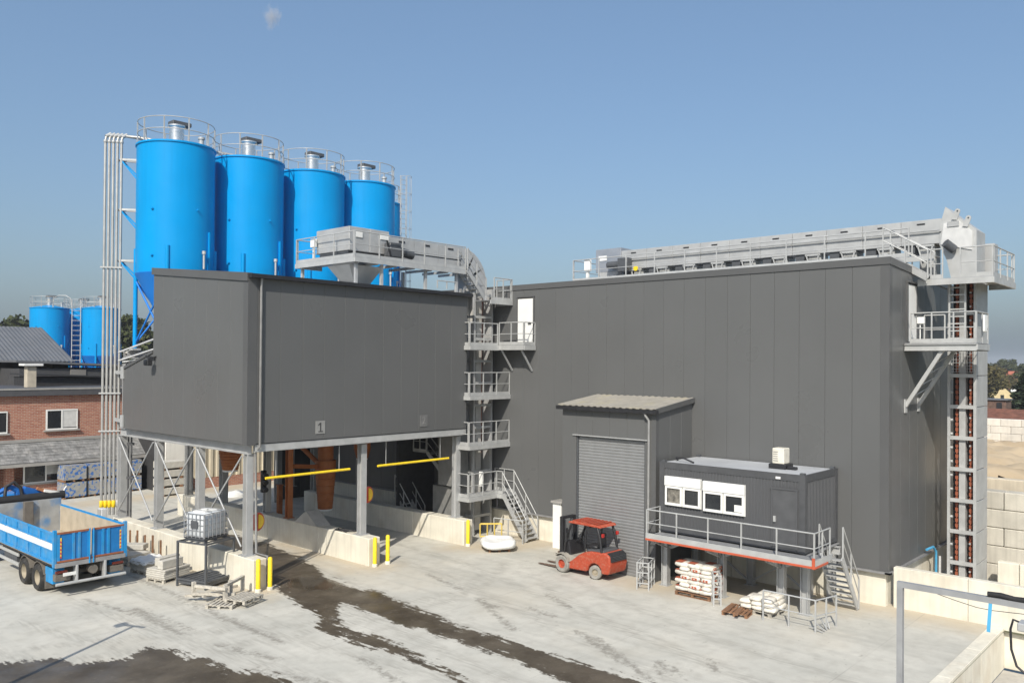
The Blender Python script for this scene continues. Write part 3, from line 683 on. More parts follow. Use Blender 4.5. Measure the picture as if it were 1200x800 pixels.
# ------------------------------------------------------------------ silos
def arc_rail(mb, r, z, n=40, rr=.022, a0=0, a1=360):
    pts = [(r*math.cos(R(a0+(a1-a0)*i/n)), r*math.sin(R(a0+(a1-a0)*i/n)), z) for i in range(n+1)]; mb.path(pts, rr, 6)
def make_silo(label, Rs, zb, zt, zfoot, fx=0., cat='silo', group='blue silos behind the loading building'):
    t = thing('silo', label, cat, (0, 0, 0), group)
    mb = MB(); mb.lathe([(Rs, zb), (Rs, zt)], 64); mb.build('shell', BLUE, t, smooth=30)
    for i in range(1, 3):
        z = zb+(zt-zb)*i/3; mb = MB(); mb.lathe([(Rs+.0005, z-.012), (Rs+.004, z), (Rs+.0005, z+.012)], 64); mb.build('weld_seam', BLUE, t, smooth=60)
    mb = MB(); mb.lathe([(Rs, zt-.09), (Rs+.05, zt-.08), (Rs+.05, zt), (Rs*.96, zt+.02), (0.01, zt+.35)], 64); mb.build('roof', BLUE, t, smooth=30)
    mb = MB(); mb.lathe([(Rs, zb), (Rs+.03, zb-.02), (Rs, zb-.1), (.28, zb-2.9), (.28, zb-3.3)], 48); mb.build('cone', BLUED, t, smooth=30)
    for k in range(4):
        a = R(45+90*k+8); x, y = (Rs+.02)*math.cos(a), (Rs+.02)*math.sin(a)
        mb = MB(); mb.tube((x, y, zfoot+.1), (x, y, zb+1.2), .1, 12); mb.build('leg', BLUE, t, smooth=50)
        mb = MB(); mb.box(x-.2, x+.2, y-.2, y+.2, zfoot, zfoot+.1); mb.build('foot_plate', GALV, t)
        a2 = R(135+90*k+8); x2, y2 = (Rs+.02)*math.cos(a2), (Rs+.02)*math.sin(a2)
        for (za, zc) in ((zfoot+.3, zb-.3), (zb-.3, zfoot+.3)):
            mb = MB(); mb.tube((x, y, za), (x2, y2, zc), .045, 8); mb.build('brace', BLUED, t, smooth=50)
    # guard rail
    mb = MB(); rr = Rs-.04
    for z in (zt+.55, zt+1.1): arc_rail(mb, rr, z)
    for k in range(10):
        a = R(36*k+10); mb.beam((rr*math.cos(a), rr*math.sin(a), zt), (rr*math.cos(a), rr*math.sin(a), zt+1.1), .05, .05)
    mb.build('guard_rail', GALVL, t, smooth=50)
    # dust filter
    mb = MB(); mb.lathe([(.34, zt+.15), (.34, zt+1.0), (.42, zt+1.03), (.42, zt+1.1), (.1, zt+1.2)], 24, (fx, 0, 0)); f = mb.build('dust_filter', STAIN, t, smooth=35)
    mb = MB(); mb.cbox(fx-.32, fx+.62, -.28, .28, zt+1.1, zt+1.3, .03)
    mb.build('filter_cap', GRYST, f)
    mb = MB(); mb.tube((.9, -.7, zt+.1), (.9, -.7, zt+.5), .12, 12); mb.lathe([(.16, zt+.5), (.16, zt+.6), (.01, zt+.64)], 12, (.9, -.7, 0)); mb.build('relief_valve', GALVL, t, smooth=40)
    # level pipe and lugs on the shell
    a = R(-62); mb = MB(); mb.beam(((Rs+.06)*math.cos(a), (Rs+.06)*math.sin(a), zb), ((Rs+.06)*math.cos(a), (Rs+.06)*math.sin(a), zb+2.0), .1, .06); mb.build('cable_duct', BLUE, t)
    a = R(-75); x, y = (Rs+.14)*math.cos(a), (Rs+.14)*math.sin(a); mb = MB(); mb.tube((x, y, zb+.2), (x, y, zb+.9), .05, 10); mb.tube((x, y, zb+.9), (x, y, zb+1.05), .09, 12); mb.build('level_probe', GALVL, t, smooth=50)
    for a, z in ((R(-84), zb+2.95), (R(-150), zb+.75), (R(-150), zb+2.9)):
        x, y = (Rs+.05)*math.cos(a), (Rs+.05)*math.sin(a); mb = MB(); mb.cbox(x-.04, x+.04, y-.05, y+.05, z-.04, z+.04, .012); mb.build('lug', BLUE, t)
    return t
SZB, SZT = 12.70, 18.80
ZF = 9.05
s1 = make_silo('tall blue silo nearest the bundle of vertical pipes', 1.77, SZB-ZF, SZT-ZF, 0)
s1.location = (18.84, 39, ZF)
for (x, y, lab) in ((22.68, 39, 'second tall blue silo from the pipe bundle'), (26.55, 39, 'third tall blue silo from the pipe bundle, behind the roof conveyor'),
                    (30.15, 39, 'fourth tall blue silo from the pipe bundle, in front of the ladder'), (34.0, 43, 'blue silo mostly hidden behind the fourth silo, beside white ladder')):
    c = copy_tree(s1); c.location = (x, y, ZF); c['label'] = lab
tab = thing('silo_table', 'steel table of beams carrying the blue silos', 'steel frame', (17, 37, 8.4))
for yy in (37.6, 40.4, 44.4):
    mb = MB(); mb.ibeam((17.2 if yy < 42 else 18.7, yy, 8.85), (36, yy, 8.85), .3, .36, .03); mb.build('beam', GALV, tab)
for xx in (17.5, 21.4, 25.2, 29.0, 32.9):
    mb = MB(); mb.ibeam((xx, 37.4, 8.55), (xx, 40.6 if xx < 18 else 44.6, 8.55), .26, .3, .03); mb.build('beam', GALV, tab)
for xx in (18.9, 22.35, 28.0, 33.0):
    for yy in (40.6, 44.4):
        mb = MB(); mb.ibeam((xx, yy, 0), (xx, yy, 8.4), .34, .36, .03, up=(0, 1, 0)); mb.build('column', GALV, tab)
for (z0, z1) in ((8.95, 9.55), (8.55, 9.1)):
    mb = MB(); mb.tube((16.75, 40.3, z0), (16.75, 36.45, z1), .045, 8); mb.build('handrail', ALU, tab, smooth=50)
mb = MB(); mb.beam((16.8, 39.8, 8.5), (17.6, 38.0, 8.75), .25, .05); mb.beam((16.8, 38.3, 8.55), (17.6, 36.8, 8.95), .25, .05); mb.build('walkway', ALU, tab)
# ladder on the hidden silo
la = thing('silo_ladder', 'pale caged ladder rising at the right of the silo row', 'ladder', (34.5, 40.7, 9))
mb = MB()
for xx in (34.25, 34.7): mb.tube((xx, 40.6, 9), (xx, 40.6, 20.4), .03, 6)
mb.build('stile', GALVL, la)
r0 = None
for i in range(36):
    if r0 is None: mb = MB(); mb.tube((34.25, 40.6, 9.3), (34.7, 40.6, 9.3), .014, 6); r0 = mb.build('rung', GALVL, la)
    else: clone(r0, la, (0, 0, .31*i))
mb = MB()
for i in range(9):
    z = 11.5+i*1.1; mb.path([(34.475+.36*math.cos(R(a)), 40.55+.6*math.sin(R(a)), z) for a in range(180, 361, 20)], .014, 5)
for a in (200, 240, 300, 340): mb.tube((34.475+.36*math.cos(R(a)), 40.55+.6*math.sin(R(a)), 11.5), (34.475+.36*math.cos(R(a)), 40.55+.6*math.sin(R(a)), 20.3), .014, 5)
mb.build('safety_cage', GALVL, la)
mb = MB(); mb.tube((32.2, 39.9, 9), (32.2, 39.9, 19.2), .045, 8); tag(mb.build('vertical_pipe', ALU), 'thin pale vertical pipe at right edge of the fourth silo', 'pipe')

mb = MB(); mb.box(18.75, 36, 37.3, 44.5, 8.93, 9.03); mb.build('shade_slab', CONCG, tab)  # slab added between the silos to keep sky light off the lanes
lk = thing('light_block_wall', 'added dark wall blocking light in the gap behind the elevator tower', 'wall', (29.6, 31.5, 0))  # added wall and roof, shut sky light out of the slot
mb = MB(); mb.box(28.3, 30.9, 33.6, 33.7, 0, 12.0); mb.build('sheeting', BACK, lk); mb = MB(); mb.box(28.3, 30.88, 30.7, 33.59, 12.0, 12.1); mb.build('roof', CLADT, lk)

sw = thing('lane_light_screen', 'dark sheeted wall added to keep light out at the back of the right loading lane', 'wall', (29.8, 45.3, 0))  # dark wall added to stop light entering the lane from behind
for k in range(3): mb = MB(); mb.cbox(28.5+k*.84, 28.5+(k+1)*.84-.01, 45.25, 45.4, 0, 9.0, .01); mb.build('wall_panel', DSHED, sw)

# fill pipes on the left
fp = thing('fill_pipes', 'bundle of five pale vertical fill pipes with elbows beside first silo', 'pipes', (16.1, 40.7, 0))
for i in range(5):
    yy = 41.1-.10*i; xx = 16.35+.148*i; zt = 19.3
    tx = (17.6, 18.0, 19.0, 21.5, 23.0)[i]
    pts = [(xx, yy, 1.2), (xx, yy, zt-.25), (xx+.03, yy, zt-.08), (xx+.12, yy, zt+.05), (xx+.28, yy, zt+.08), (tx, yy-.8, zt+.02), (tx+.25, yy-1.1, zt-.1), (tx+.3, yy-1.2, zt-.45)]
    mb = MB(); mb.path(pts, .062, 10); p = mb.build('pipe', ALUP, fp, smooth=60)
    mb = MB(); mb.lathe([(.061, zt-.35), (.085, zt-.33), (.085, zt-.22), (.061, zt-.2)], 12, (xx, yy, 0)); mb.tube((xx+.02, yy, zt-.04), (xx+.25, yy, zt+.13), .085, 10); mb.build('elbow', GALVL, p, smooth=50)
    mb = MB(); mb.lathe([(.06, 1.55), (.09, 1.58), (.09, 1.85), (.061, 1.9)], 12, (xx, yy, 0)); mb.build('coupling', YEL if i < 4 else GALV, p, smooth=50)
for z in (5.2, 7.0, 13.0):
    mb = MB(); mb.beam((16.17, 41.1, z), (16.97, 40.57, z), .05, .07); mb.build('clamp', GALVL, fp)
for z in (18.2, 15.8, 13.35):
    mb = MB(); mb.beam((16.9, 40.75, z), (17.7, 40.15, z), .1, .1); mb.beam((16.9, 41.0, z), (17.8, 40.55, z), .08, .1); mb.build('bracket_arm', GALVL, fp)
    mb = MB(); mb.beam((16.95, 40.7, z-.05), (17.5, 40.2, z-.95), .06, .06); mb.beam((17.1, 40.85, z-.05), (17.6, 40.4, z-.75), .06, .06); mb.build('bracket_strut', BLUE, fp)
for z in (8.0, 5.75):
    mb = MB(); mb.beam((16.8, 40.75, z), (16.58, 39.5, z), .08, .16); mb.box(16.5, 16.56, 39.2, 39.5, z-.28, z+.28); mb.build('wall_bracket', GALVL, fp)
dk = thing('cable_riser', 'three dark pipes running down behind the pale fill pipes', 'pipes', (16.5, 39.8, 0))
for i in range(3):
    mb = MB(); mb.tube((17.05+.1*i, 40.15-.1*i, .3), (17.05+.1*i, 40.15-.1*i, 8.5), .04, 8); mb.build('pipe', PIPEDK, dk, smooth=50)
for z in (6.6, 7.4, 4.6, 3.0):
    mb = MB(); mb.beam((16.98, 40.25, z), (17.33, 39.87, z), .12, .12); mb.build('clamp', PIPEDK, dk)
bx = thing('control_box', 'pale grey control box with hoses at foot of the fill pipes', 'box', (15.95, 39.9, .4))
mb = MB(); mb.cbox(15.75, 16.0, 39.55, 40.0, .95, 1.75, .02); mb.build('cabinet', mat('box_grey', (.55, .56, .56), .5), bx); mb = MB(); mb.box(15.72, 15.75, 39.6, 39.95, 1.0, 1.7); mb.build('door', GALVL, bx)
mb = MB(); mb.box(15.83, 15.93, 39.72, 39.83, 0, .95); mb.build('stand', GALV, bx)
for i in range(5):
    mb = MB(); mb.path([(15.9, 39.5-.05*i, 1.2-.03*i), (15.8, 39.2-.1*i, 1.0), (15.7, 38.9-.15*i, .5), (15.9, 38.3-.2*i, .12), (16.3, 37.4-.1*i, .05), (16.1+.1*i, 36.6, .05)], .028, 6)
    mb.build('hose', (CABLE, mat('tan_hose', (.30, .22, .12), .7))[i % 2], bx, smooth=60)

# ------------------------------------------------------------------ elevator tower with stairs between the buildings
tw = thing('elevator_tower', 'galvanised bucket elevator tower between loading building and hall', 'elevator', (30, 29.2, 0))
TX0, TX1, TY0, TY1 = 29.35, 30.6, 29.1, 30.1
for xx in (TX0, TX1):
    for yy in (TY0, TY1):
        mb = MB(); mb.box(xx-.06, xx+.06, yy-.06, yy+.06, 0, 12.3); mb.build('corner_post', GALV, tw)
for k in range(11):
    z = .9+k*1.1; mb = MB(); mb.box(TX0+.06, TX1-.06, TY0-.05, TY0+.05, z, z+.12); mb.box(TX0-.05, TX0+.05, TY0+.06, TY1-.06, z, z+.12); mb.build('cross_bar', GALVL, tw)
mb = MB(); mb.box(TX0+.42, TX0+.80, TY0+.25, TY0+.7, .2, 12.3); mb.build('centre_duct', mat('pale_duct', (.46, .45, .42), .6), tw)
mb = MB(); mb.box(TX0+.1, TX1-.1, TY1-.25, TY1-.2, .2, 12.3); mb.build('back_sheet', GALV, tw)
mb = MB(); mb.box(TX0+.92, TX0+1.0, TY0+.4, TY0+.6, 4.0, 12.0); mb.build('bucket_chain', ORCH, tw)
mb = MB(); mb.box(TX1-.02, TX1+.03, TY0+.06, TY1-.06, 0, 12.3); mb.build('side_sheet', GALV, tw)
mb = MB(); mb.box(28.6, 30.5, 29.6, 31.2, 0, 2.4); mb.build('boot_housing', mat('boot_grey', (.22, .22, .21), .6, .2), tw)
mb = MB(); mb.box(28.4, 29.3, 29.4, 30.6, 2.5, 5.2); mb.build('inlet_box', mat('boot_grey', (.22, .22, .21), .6, .2), tw)
PX0, PX1, PY0 = 28.02, 30.9, 28.05
def platform(z, x0, x1, y0, y1, left=True, right=False, front=True):
    mb = MB(); mb.box(x0, x1, y0, y1, z-.03, z); mb.build('platform_floor', FLOOR, tw)
    mb = MB(); mb.beam((x0, y0, z-.11), (x1, y0, z-.11), .06, .2); mb.beam((x0, y1, z-.11), (x1, y1, z-.11), .06, .2); mb.beam((x0, y0+.03, z-.11), (x0, y1, z-.11), .06, .198); mb.beam((x1, y0+.03, z-.11), (x1, y1, z-.11), .06, .198); mb.build('platform_frame', GALVL, tw)
    if front: railing([(x0+.03, y0+.03, z), (x1-.03, y0+.03, z)], step=.95, parent=tw)
    if left: railing([(x0+.03, y0+.1, z), (x0+.03, y1, z)], step=1, parent=tw)
    if right: railing([(x1-.03, y0+.1, z), (x1-.03, y1, z)], step=1, parent=tw)
platform(4.62, PX0, PX1, PY0, 29.0); platform(7.0, PX0, PX1, PY0, 29.0)
platform(9.4, PX0, 30.0, PY0, 29.0)
# walkway to the white door
mb = MB(); mb.box(30.03, 30.88, 26.4, 29.0, 9.42, 9.45); mb.build('platform_floor', FLOOR, tw)
mb = MB(); mb.beam((30.03, 26.4, 9.32), (30.03, 29.0, 9.32), .06, .22); mb.beam((30.06, 26.4, 9.32), (30.88, 26.4, 9.32), .06, .22); mb.build('platform_frame', GALVL, tw)
railing([(30.03, 28.02, 9.45), (30.03, 26.43, 9.45)], step=.8, parent=tw); railing([(30.1, 26.43, 9.45), (30.88, 26.43, 9.45)], step=.8, parent=tw)
for yy in (26.6, 27.9):
    mb = MB(); mb.beam((30.1, yy, 9.2), (30.88, yy, 8.2), .07, .07); mb.build('strut', GALV, tw)
# top landing beside the conveyor head
mb = MB(); mb.box(29.3, PX1, 27.95, 29.0, 11.62, 11.65); mb.build('platform_floor', FLOOR, tw)
mb = MB(); mb.beam((29.3, 27.95, 11.56), (PX1, 27.95, 11.56), .06, .2); mb.beam((PX1, 27.98, 11.56), (PX1, 29.0, 11.56), .06, .2); mb.build('platform_frame', GALVL, tw)
railing([(29.6, 27.98, 11.65), (PX1, 27.98, 11.65)], step=.8, parent=tw); railing([(PX1-.02, 28.05, 11.65), (PX1-.02, 29.0, 11.65)], step=1, parent=tw)
# lower platform and stairs
platform(2.15, PX0, 30.0, PY0, 29.0, right=False)
mb = MB(); mb.box(30.03, 30.85, 27.7, 29.0, 2.12, 2.15); mb.build('platform_floor', FLOOR, tw)
mb = MB(); mb.beam((30.0, 27.7, 2.03), (30.85, 27.7, 2.03), .06, .2); mb.beam((30.0, 27.7, 2.04), (30.0, 28.02, 2.04), .06, .2); mb.build('platform_frame', GALVL, tw)
railing([(30.02, 27.72, 2.15), (30.02, 28.1, 2.15)], step=.6, parent=tw)
railing([(30.85, 27.72, 2.15), (30.85, 29, 2.15)], step=.8, parent=tw)
stairs(tw, (30.43, 26.15, .05), (30.43, 27.7, 2.15), .8, (1, 0, 0))
stairs(tw, (29.6, 30.2, 2.15), (29.6, 32.3, 3.9), .8, (1, 0, 0))
mb = MB(); mb.box(29.1, 30.1, 32.3, 33.3, 3.87, 3.9); mb.build('platform_floor', FLOOR, tw); railing([(29.12, 32.3, 3.9), (29.12, 33.3, 3.9)], step=.5, parent=tw)
stairs(tw, (28.9, 32.6, .05), (28.9, 34.0, 1.6), .8, (1, 0, 0))
mb = MB(); mb.beam((29.0, 28.2, 2.6), (29.0, 28.2, 3.3), .2, .08); mb.build('white_board', WHITE, tw)
mb = MB(); mb.tube((29.9, 27.95, 1.5), (29.9, 27.95, 1.95), .05, 8); mb.build('hanging_lamp', BLACK, tw)
# yellow guard panel and handrail near the foot
yg = thing('yellow_barrier', 'yellow framed barrier at foot of elevator tower', 'barrier', (28.6, 27.3, .2))
for z in (.35, .95): mb = MB(); mb.beam((28.35, 27.6, z), (29.1, 26.9, z), .05, .07); mb.build('barrier_rail', YELF, yg)
for i in range(4):
    f = i/3; mb = MB(); mb.beam((28.35+.75*f, 27.6-.7*f, .35), (28.35+.75*f, 27.6-.7*f, .95), .045, .045); mb.build('upright', YELF, yg)
mb = MB(); mb.box(28.4, 28.48, 27.5, 27.58, 0, .35); mb.build('foot', GALV, yg); mb = MB(); mb.box(29.0, 29.08, 26.95, 27.03, 0, .35); mb.build('foot', GALV, yg)
gr = thing('pipe_railing', 'low grey pipe railing between white bag and elevator stairs', 'railing', (29.8, 26.6, 0)); railing([(29.3, 27.6, 0), (29.7, 26.1, 0), ], h=1.1, step=.8, toe=False, parent=gr)

# ------------------------------------------------------------------ conveyor over the loading roof
cv = thing('roof_conveyor', 'galvanised chain conveyor curving over the loading building roof', 'conveyor', (25, 29.6, 12.1))
FZ = 13.08
mb = MB(); mb.box(21.75, 28.4, 28.75, 29.45, FZ-.03, FZ); mb.box(21.75, 23.2, 29.46, 33.2, FZ-.03, FZ); mb.build('walkway_floor', FLOOR, cv)
mb = MB(); mb.beam((21.75, 28.75, FZ-.12), (28.4, 28.75, FZ-.12), .06, .2); mb.beam((21.75, 28.78, FZ-.12), (21.75, 33.2, FZ-.12), .06, .2); mb.beam((21.75, 33.2, FZ-.12), (23.2, 33.2, FZ-.12), .06, .2); mb.build('walkway_frame', GALVL, cv)
railing([(21.78, 28.78, FZ), (28.4, 28.78, FZ)], step=1.25, parent=cv); railing([(21.78, 33.17, FZ), (21.78, 28.86, FZ)], step=1.3, parent=cv); railing([(21.85, 33.17, FZ), (23.2, 33.17, FZ)], step=1.3, parent=cv)
for k in range(7):
    xx = 22.0+k*1.05; mb = MB(); mb.beam((xx, 28.8, FZ-.2), (xx, 30.6, FZ-.2), .06, .12); mb.build('floor_bearer', GALV, cv)
def casing(pts, y0, y1, h, name, m, parent, h2=None):
    # casing strip following a path in XZ, depth h below the path
    vs = []; fs = []; n = len(pts)
    for i, (x, z) in enumerate(pts):
        a = Vector(pts[max(i-1, 0)]); b = Vector(pts[min(i+1, n-1)]); d = (b-a).normalized(); nn = Vector((d.y, -d.x))
        q = (x+nn.x*h, z+nn.y*h)
        vs += [(x, y0, z), (x, y1, z), (q[0], y1, q[1]), (q[0], y0, q[1])]
    for i in range(n-1):
        o = 4*i
        for k in range(4): fs.append((o+k, o+(k+1) % 4, o+4+(k+1) % 4, o+4+k))
    fs += [(0, 3, 2, 1), (4*n-4, 4*n-3, 4*n-2, 4*n-1)]
    mb = MB(); mb.add(vs, fs); return mb.build(name, m, parent)
top = 14.28
for i in range(3):
    a = 24.2+i*1.55; casing([(a+.006, top), (a+1.55-.006, top)], 29.5, 30.5, .62, 'casing_section', GALV, cv)
    casing([(a+.006, top-.66), (a+1.55-.006, top-.66)], 29.54, 30.46, .40, 'lower_casing', GALV, cv)
    mb = MB(); mb.box(a+.6, a+.95, 29.47, 29.5, top-.2, top-.13); mb.build('latch', BLACK, cv)
cx, cz, rad = 28.85, 12.5, 1.78
arc = [(cx+rad*math.sin(R(t)), cz+rad*math.cos(R(t))) for t in range(0, 91, 10)]
for i in range(3):
    casing(arc[i*3:i*3+4], 29.5, 30.5, 1.1, 'curved_casing', GALV, cv)
casing([(arc[-1][0], arc[-1][1]-.01), (arc[-1][0], 11.9)], 29.5, 30.5, 1.1, 'curved_casing', GALV, cv)
# outer stair along the curve
stairs(cv, (29.75, 29.0, 11.7), (28.45, 29.0, FZ), .6, (0, 1, 0))
# head box and drive
for i in range(2):
    a = 22.05+i*1.12; mb = MB(); mb.cbox(a+.006, a+1.11, 29.55, 32.0 if i == 0 else 31.0, 13.45, 14.5, .015); mb.build('head_box', GALV, cv)
mb = MB(); mb.cbox(22.3, 22.75, 29.51, 29.56, 14.05, 14.3, .005); mb.build('label_plate', WHITE, cv)
mb = MB(); mb.cbox(23.75, 24.3, 29.51, 29.56, 14.1, 14.35, .005); mb.build('label_plate', WHITE, cv)
mb = MB(); mb.box(22.1, 24.1, 29.7, 31.8, 13.1, 13.45); mb.build('head_base', GRYST, cv)
mb = MB(); mb.tube((24.55, 29.2, 13.62), (25.35, 29.2, 13.5), .2, 16); mb.cbox(23.9, 24.55, 29.0, 29.45, 13.3, 13.95, .03); mb.build('drive_motor', GRYST, cv, smooth=40)
mb = MB(); mb.beam((23.7, 29.0, 14.0), (24.0, 29.0, 13.1), .06, .06); mb.beam((24.6, 28.98, 13.15), (25.4, 28.98, 13.15), .1, .1); mb.build('motor_mount', BLACK, cv)
mb = MB(); v0 = [(22.1, 29.6), (24.0, 29.6), (24.0, 31.2), (22.1, 31.2)]; v1 = [(22.7, 30.0), (23.5, 30.0), (23.5, 30.8), (22.7, 30.8)]
mb.add([(*p, 12.85) for p in v0]+[(*p, 12.02) for p in v1], [(0, 1, 2, 3), (7, 6, 5, 4)]+[(i, 4+i, 4+(i+1) % 4, (i+1) % 4) for i in range(4)]); mb.build('outlet_hopper', GALV, cv)
for (xx, yy) in ((22.0, 29.0), (23.4, 29.0), (26.0, 29.0), (22.0, 33.0), (26.0, 30.6), (28.0, 29.0)):
    mb = MB(); mb.beam((xx, yy, lz(yy)-.03), (xx, yy, FZ-.2), .12, .12); mb.build('support_leg', GALV, cv)
mb = MB(); mb.cbox(21.85, 22.02, 31.9, 32.2, 13.75, 14.15, .02); mb.beam((21.93, 32.05, FZ), (21.93, 32.05, 13.75), .05, .05); mb.build('switch_box', WHITE, cv)
railing([(26.4, 28.6, 12.05), (27.6, 28.6, 12.05)], h=.35, step=.6, toe=False, mid=(), parent=cv, name='roof_hook')

# ------------------------------------------------------------------ conveyor along the hall roof
c2 = thing('hall_conveyor', 'long galvanised chain conveyor running along the hall roof', 'conveyor', (35.6, 17, 12.1))
CX0, CX1 = 35.1, 36.3; ya, yb = 9.3, 24.3
n = 10; L = (yb-ya)/n; sec = None
for i in range(n):
    if sec is None:
        mb = MB(); mb.cbox(CX0, CX1, ya+.006, ya+L-.006, 13.86, 14.32, .012); mb.box(CX0+.03, CX1-.03, ya+.01, ya+L-.01, 13.8, 13.86); mb.cbox(CX0+.02, CX1-.02, ya+.006, ya+L-.006, 13.36, 13.8, .012); sec = mb.build('casing_section', GALV, c2)
        mb = MB(); mb.box(CX0-.012, CX0, ya+.6, ya+.9, 14.13, 14.19); lat = mb.build('latch', BLACK, c2)
        mb = MB(); mb.beam((CX0-.05, ya, 13.82), (CX0-.05, ya+L-.02, 13.82), .06, .03); edge = mb.build('joint_strip', GALVL, c2)
        mb = MB(); mb.beam((CX0-.04, ya+.3, 13.3), (CX0-.04, ya+.5, 12.6), .05, .05); mb.beam((CX0-.04, ya+.85, 13.3), (CX0-.04, ya+.65, 12.6), .05, .05); mb.beam((CX0-.04, ya+.25, 13.3), (CX0-.04, ya+.9, 13.3), .05, .08); mb.box(CX0+.2, CX1-.2, ya+.3, ya+.85, 12.2, 13.34); leg = mb.build('support_leg', GALVL, c2)
        mb = MB(); mb.box(CX0+.1, CX1-.1, ya+1.0, ya+1.4, 13.05, 13.36); rol_ = mb.build('roller_box', GRYST, c2)
    else:
        for o in (sec, lat, edge, leg, rol_): clone(o, c2, (0, i*L, 0))
mb = MB(); mb.box(CX0-1.0, CX0-.15, ya, 26.6, 12.77, 12.8); mb.build('walkway_floor', FLOOR, c2)
mb = MB(); mb.beam((CX0-1.0, ya, 12.68), (CX0-1.0, 26.6, 12.68), .06, .18); mb.build('walkway_frame', GALVL, c2)
railing([(CX0-1.0, 10.2, 12.8), (CX0-1.0, 26.6, 12.8)], step=1.65, parent=c2); railing([(CX0-.95, 26.6, 12.8), (CX0+1.2, 26.6, 12.8)], step=1.2, parent=c2)
for yy in (12, 15, 18, 21, 24, 26.4):
    mb = MB(); mb.box(CX0-1.0, CX0-.9, yy-.05, yy+.05, 12.1, 12.6); mb.build('walkway_foot', GALV, c2)
# drive end
mb = MB(); mb.cbox(CX0+.0, CX1-.1, 24.32, 25.9, 13.3, 14.5, .015); mb.build('drive_box', mat('dark_galvanised', (.36, .38, .41), .45, .5, .1, 2), c2)
mb = MB(); mb.box(CX0-.02, CX0-.0, 25.2, 25.7, 13.9, 14.15); mb.build('label_plate', WHITE, c2)
mb = MB(); mb.prism([(24.4, 13.3), (25.8, 13.3), (25.4, 12.9), (24.8, 12.9)], 'X', CX0, CX1-.2); mb.build('outlet_hopper', GALV, c2)
mb = MB(); mb.tube((CX0-.3, 24.2, 13.6), (CX0-.3, 24.9, 13.6), .18, 14); mb.cbox(CX0-.5, CX0-.05, 23.6, 24.2, 13.2, 13.9, .03); mb.build('drive_motor', GRYST, c2, smooth=40)
mb = MB(); mb.disc((CX0-.18, 23.3, 13.35), .13, (1, 0, 0), .03, 16); mb.build('yellow_cover', YEL, c2)
mb = MB(); mb.cbox(CX0-.95, CX0-.75, 25.6, 25.95, 13.3, 13.9, .02); mb.box(CX0-.9, CX0-.8, 25.7, 25.85, 12.8, 13.3); mb.build('switch_box', WHITE, c2)

# ------------------------------------------------------------------ elevator at the hall end
t2 = thing('end_elevator', 'tall galvanised bucket elevator with orange chains at right end of hall', 'elevator', (35.9, 8.55, -1))
EX0, EX1, EY0, EY1 = 35.07, 36.7, 8.12, 9.02
zbot, ztp = -1.3, 11.8
for (xx, yy) in ((EX0, EY0), (EX0, EY1), (EX1, EY1)):
    mb = MB(); mb.box(xx-.0, xx+.1, yy-.05, yy+.05, zbot, ztp); mb.build('corner_post', GALVL, t2)
nb = 11; hb = (ztp-zbot)/nb
for k in range(nb+1):
    z = zbot+k*hb; mb = MB(); mb.box(EX0-.015, EX0+.1, EY0+.05, EY1-.05, z-.07, z+.07); mb.build('cross_bar', GALVL, t2)
for k in range(nb):
    z = zbot+k*hb; mb = MB(); mb.cbox(EX0+.12, EX1+.1, EY0-.045, EY0-.01, z+.012, z+hb-.012, .008); mb.build('side_sheet', GALV, t2)
mb = MB(); mb.box(EX0+.1, EX1, EY0+.34, EY1-.34, zbot, ztp); mb.build('centre_duct', mat('pale_duct2', (.40, .40, .39), .55, .2), t2)
mb = MB(); mb.box(EX1-.3, EX1, EY0+.05, EY1-.05, zbot, ztp); mb.build('back_sheet', BACK, t2)
for (a, b) in ((EY0+.13, EY0+.235), (EY1-.29, EY1-.185)):
    mb = MB(); nl = 64; hl = (ztp-zbot)/nl
    for k in range(nl):
        z = zbot+k*hl; mb.box(EX0+.2, EX0+.40, a, b, z+.02, z+hl-.05); mb.box(EX0+.2, EX0+.3, a+.03, b-.03, z+hl-.03, z+hl+.02)
    ch = mb.build('bucket_chain', ORCH, t2); ch['kind'] = 'stuff'
mb = MB(); mb.box(EX0+.42, EX0+.46, EY0+.05, EY1-.05, zbot, ztp); mb.build('dark_lining', BACK, t2)
for k in range(24):
    z = zbot+.4+k*.53; mb = MB(); mb.tube((EX0+.12, EY1-.12, z), (EX0+.12, EY1-.05, z), .05, 8); mb.build('roller', GALVL, t2); mb = MB(); mb.tube((EX0+.13, EY0+.18, z+.1), (EX0+.08, EY0+.18, z+.1), .035, 8); mb.build('roller', GALVL, t2)
mb = MB()
for k in range(9): mb.box(EX0-.03, EX0-.02, EY0+.06+k*.095, EY0+.075+k*.095, 8.35, 9.25)
for k in range(8): mb.box(EX0-.035, EX0-.025, EY0+.05, EY1-.05, 8.35+k*.12, 8.365+k*.12)
mb.build('mesh_guard', GALV, t2)
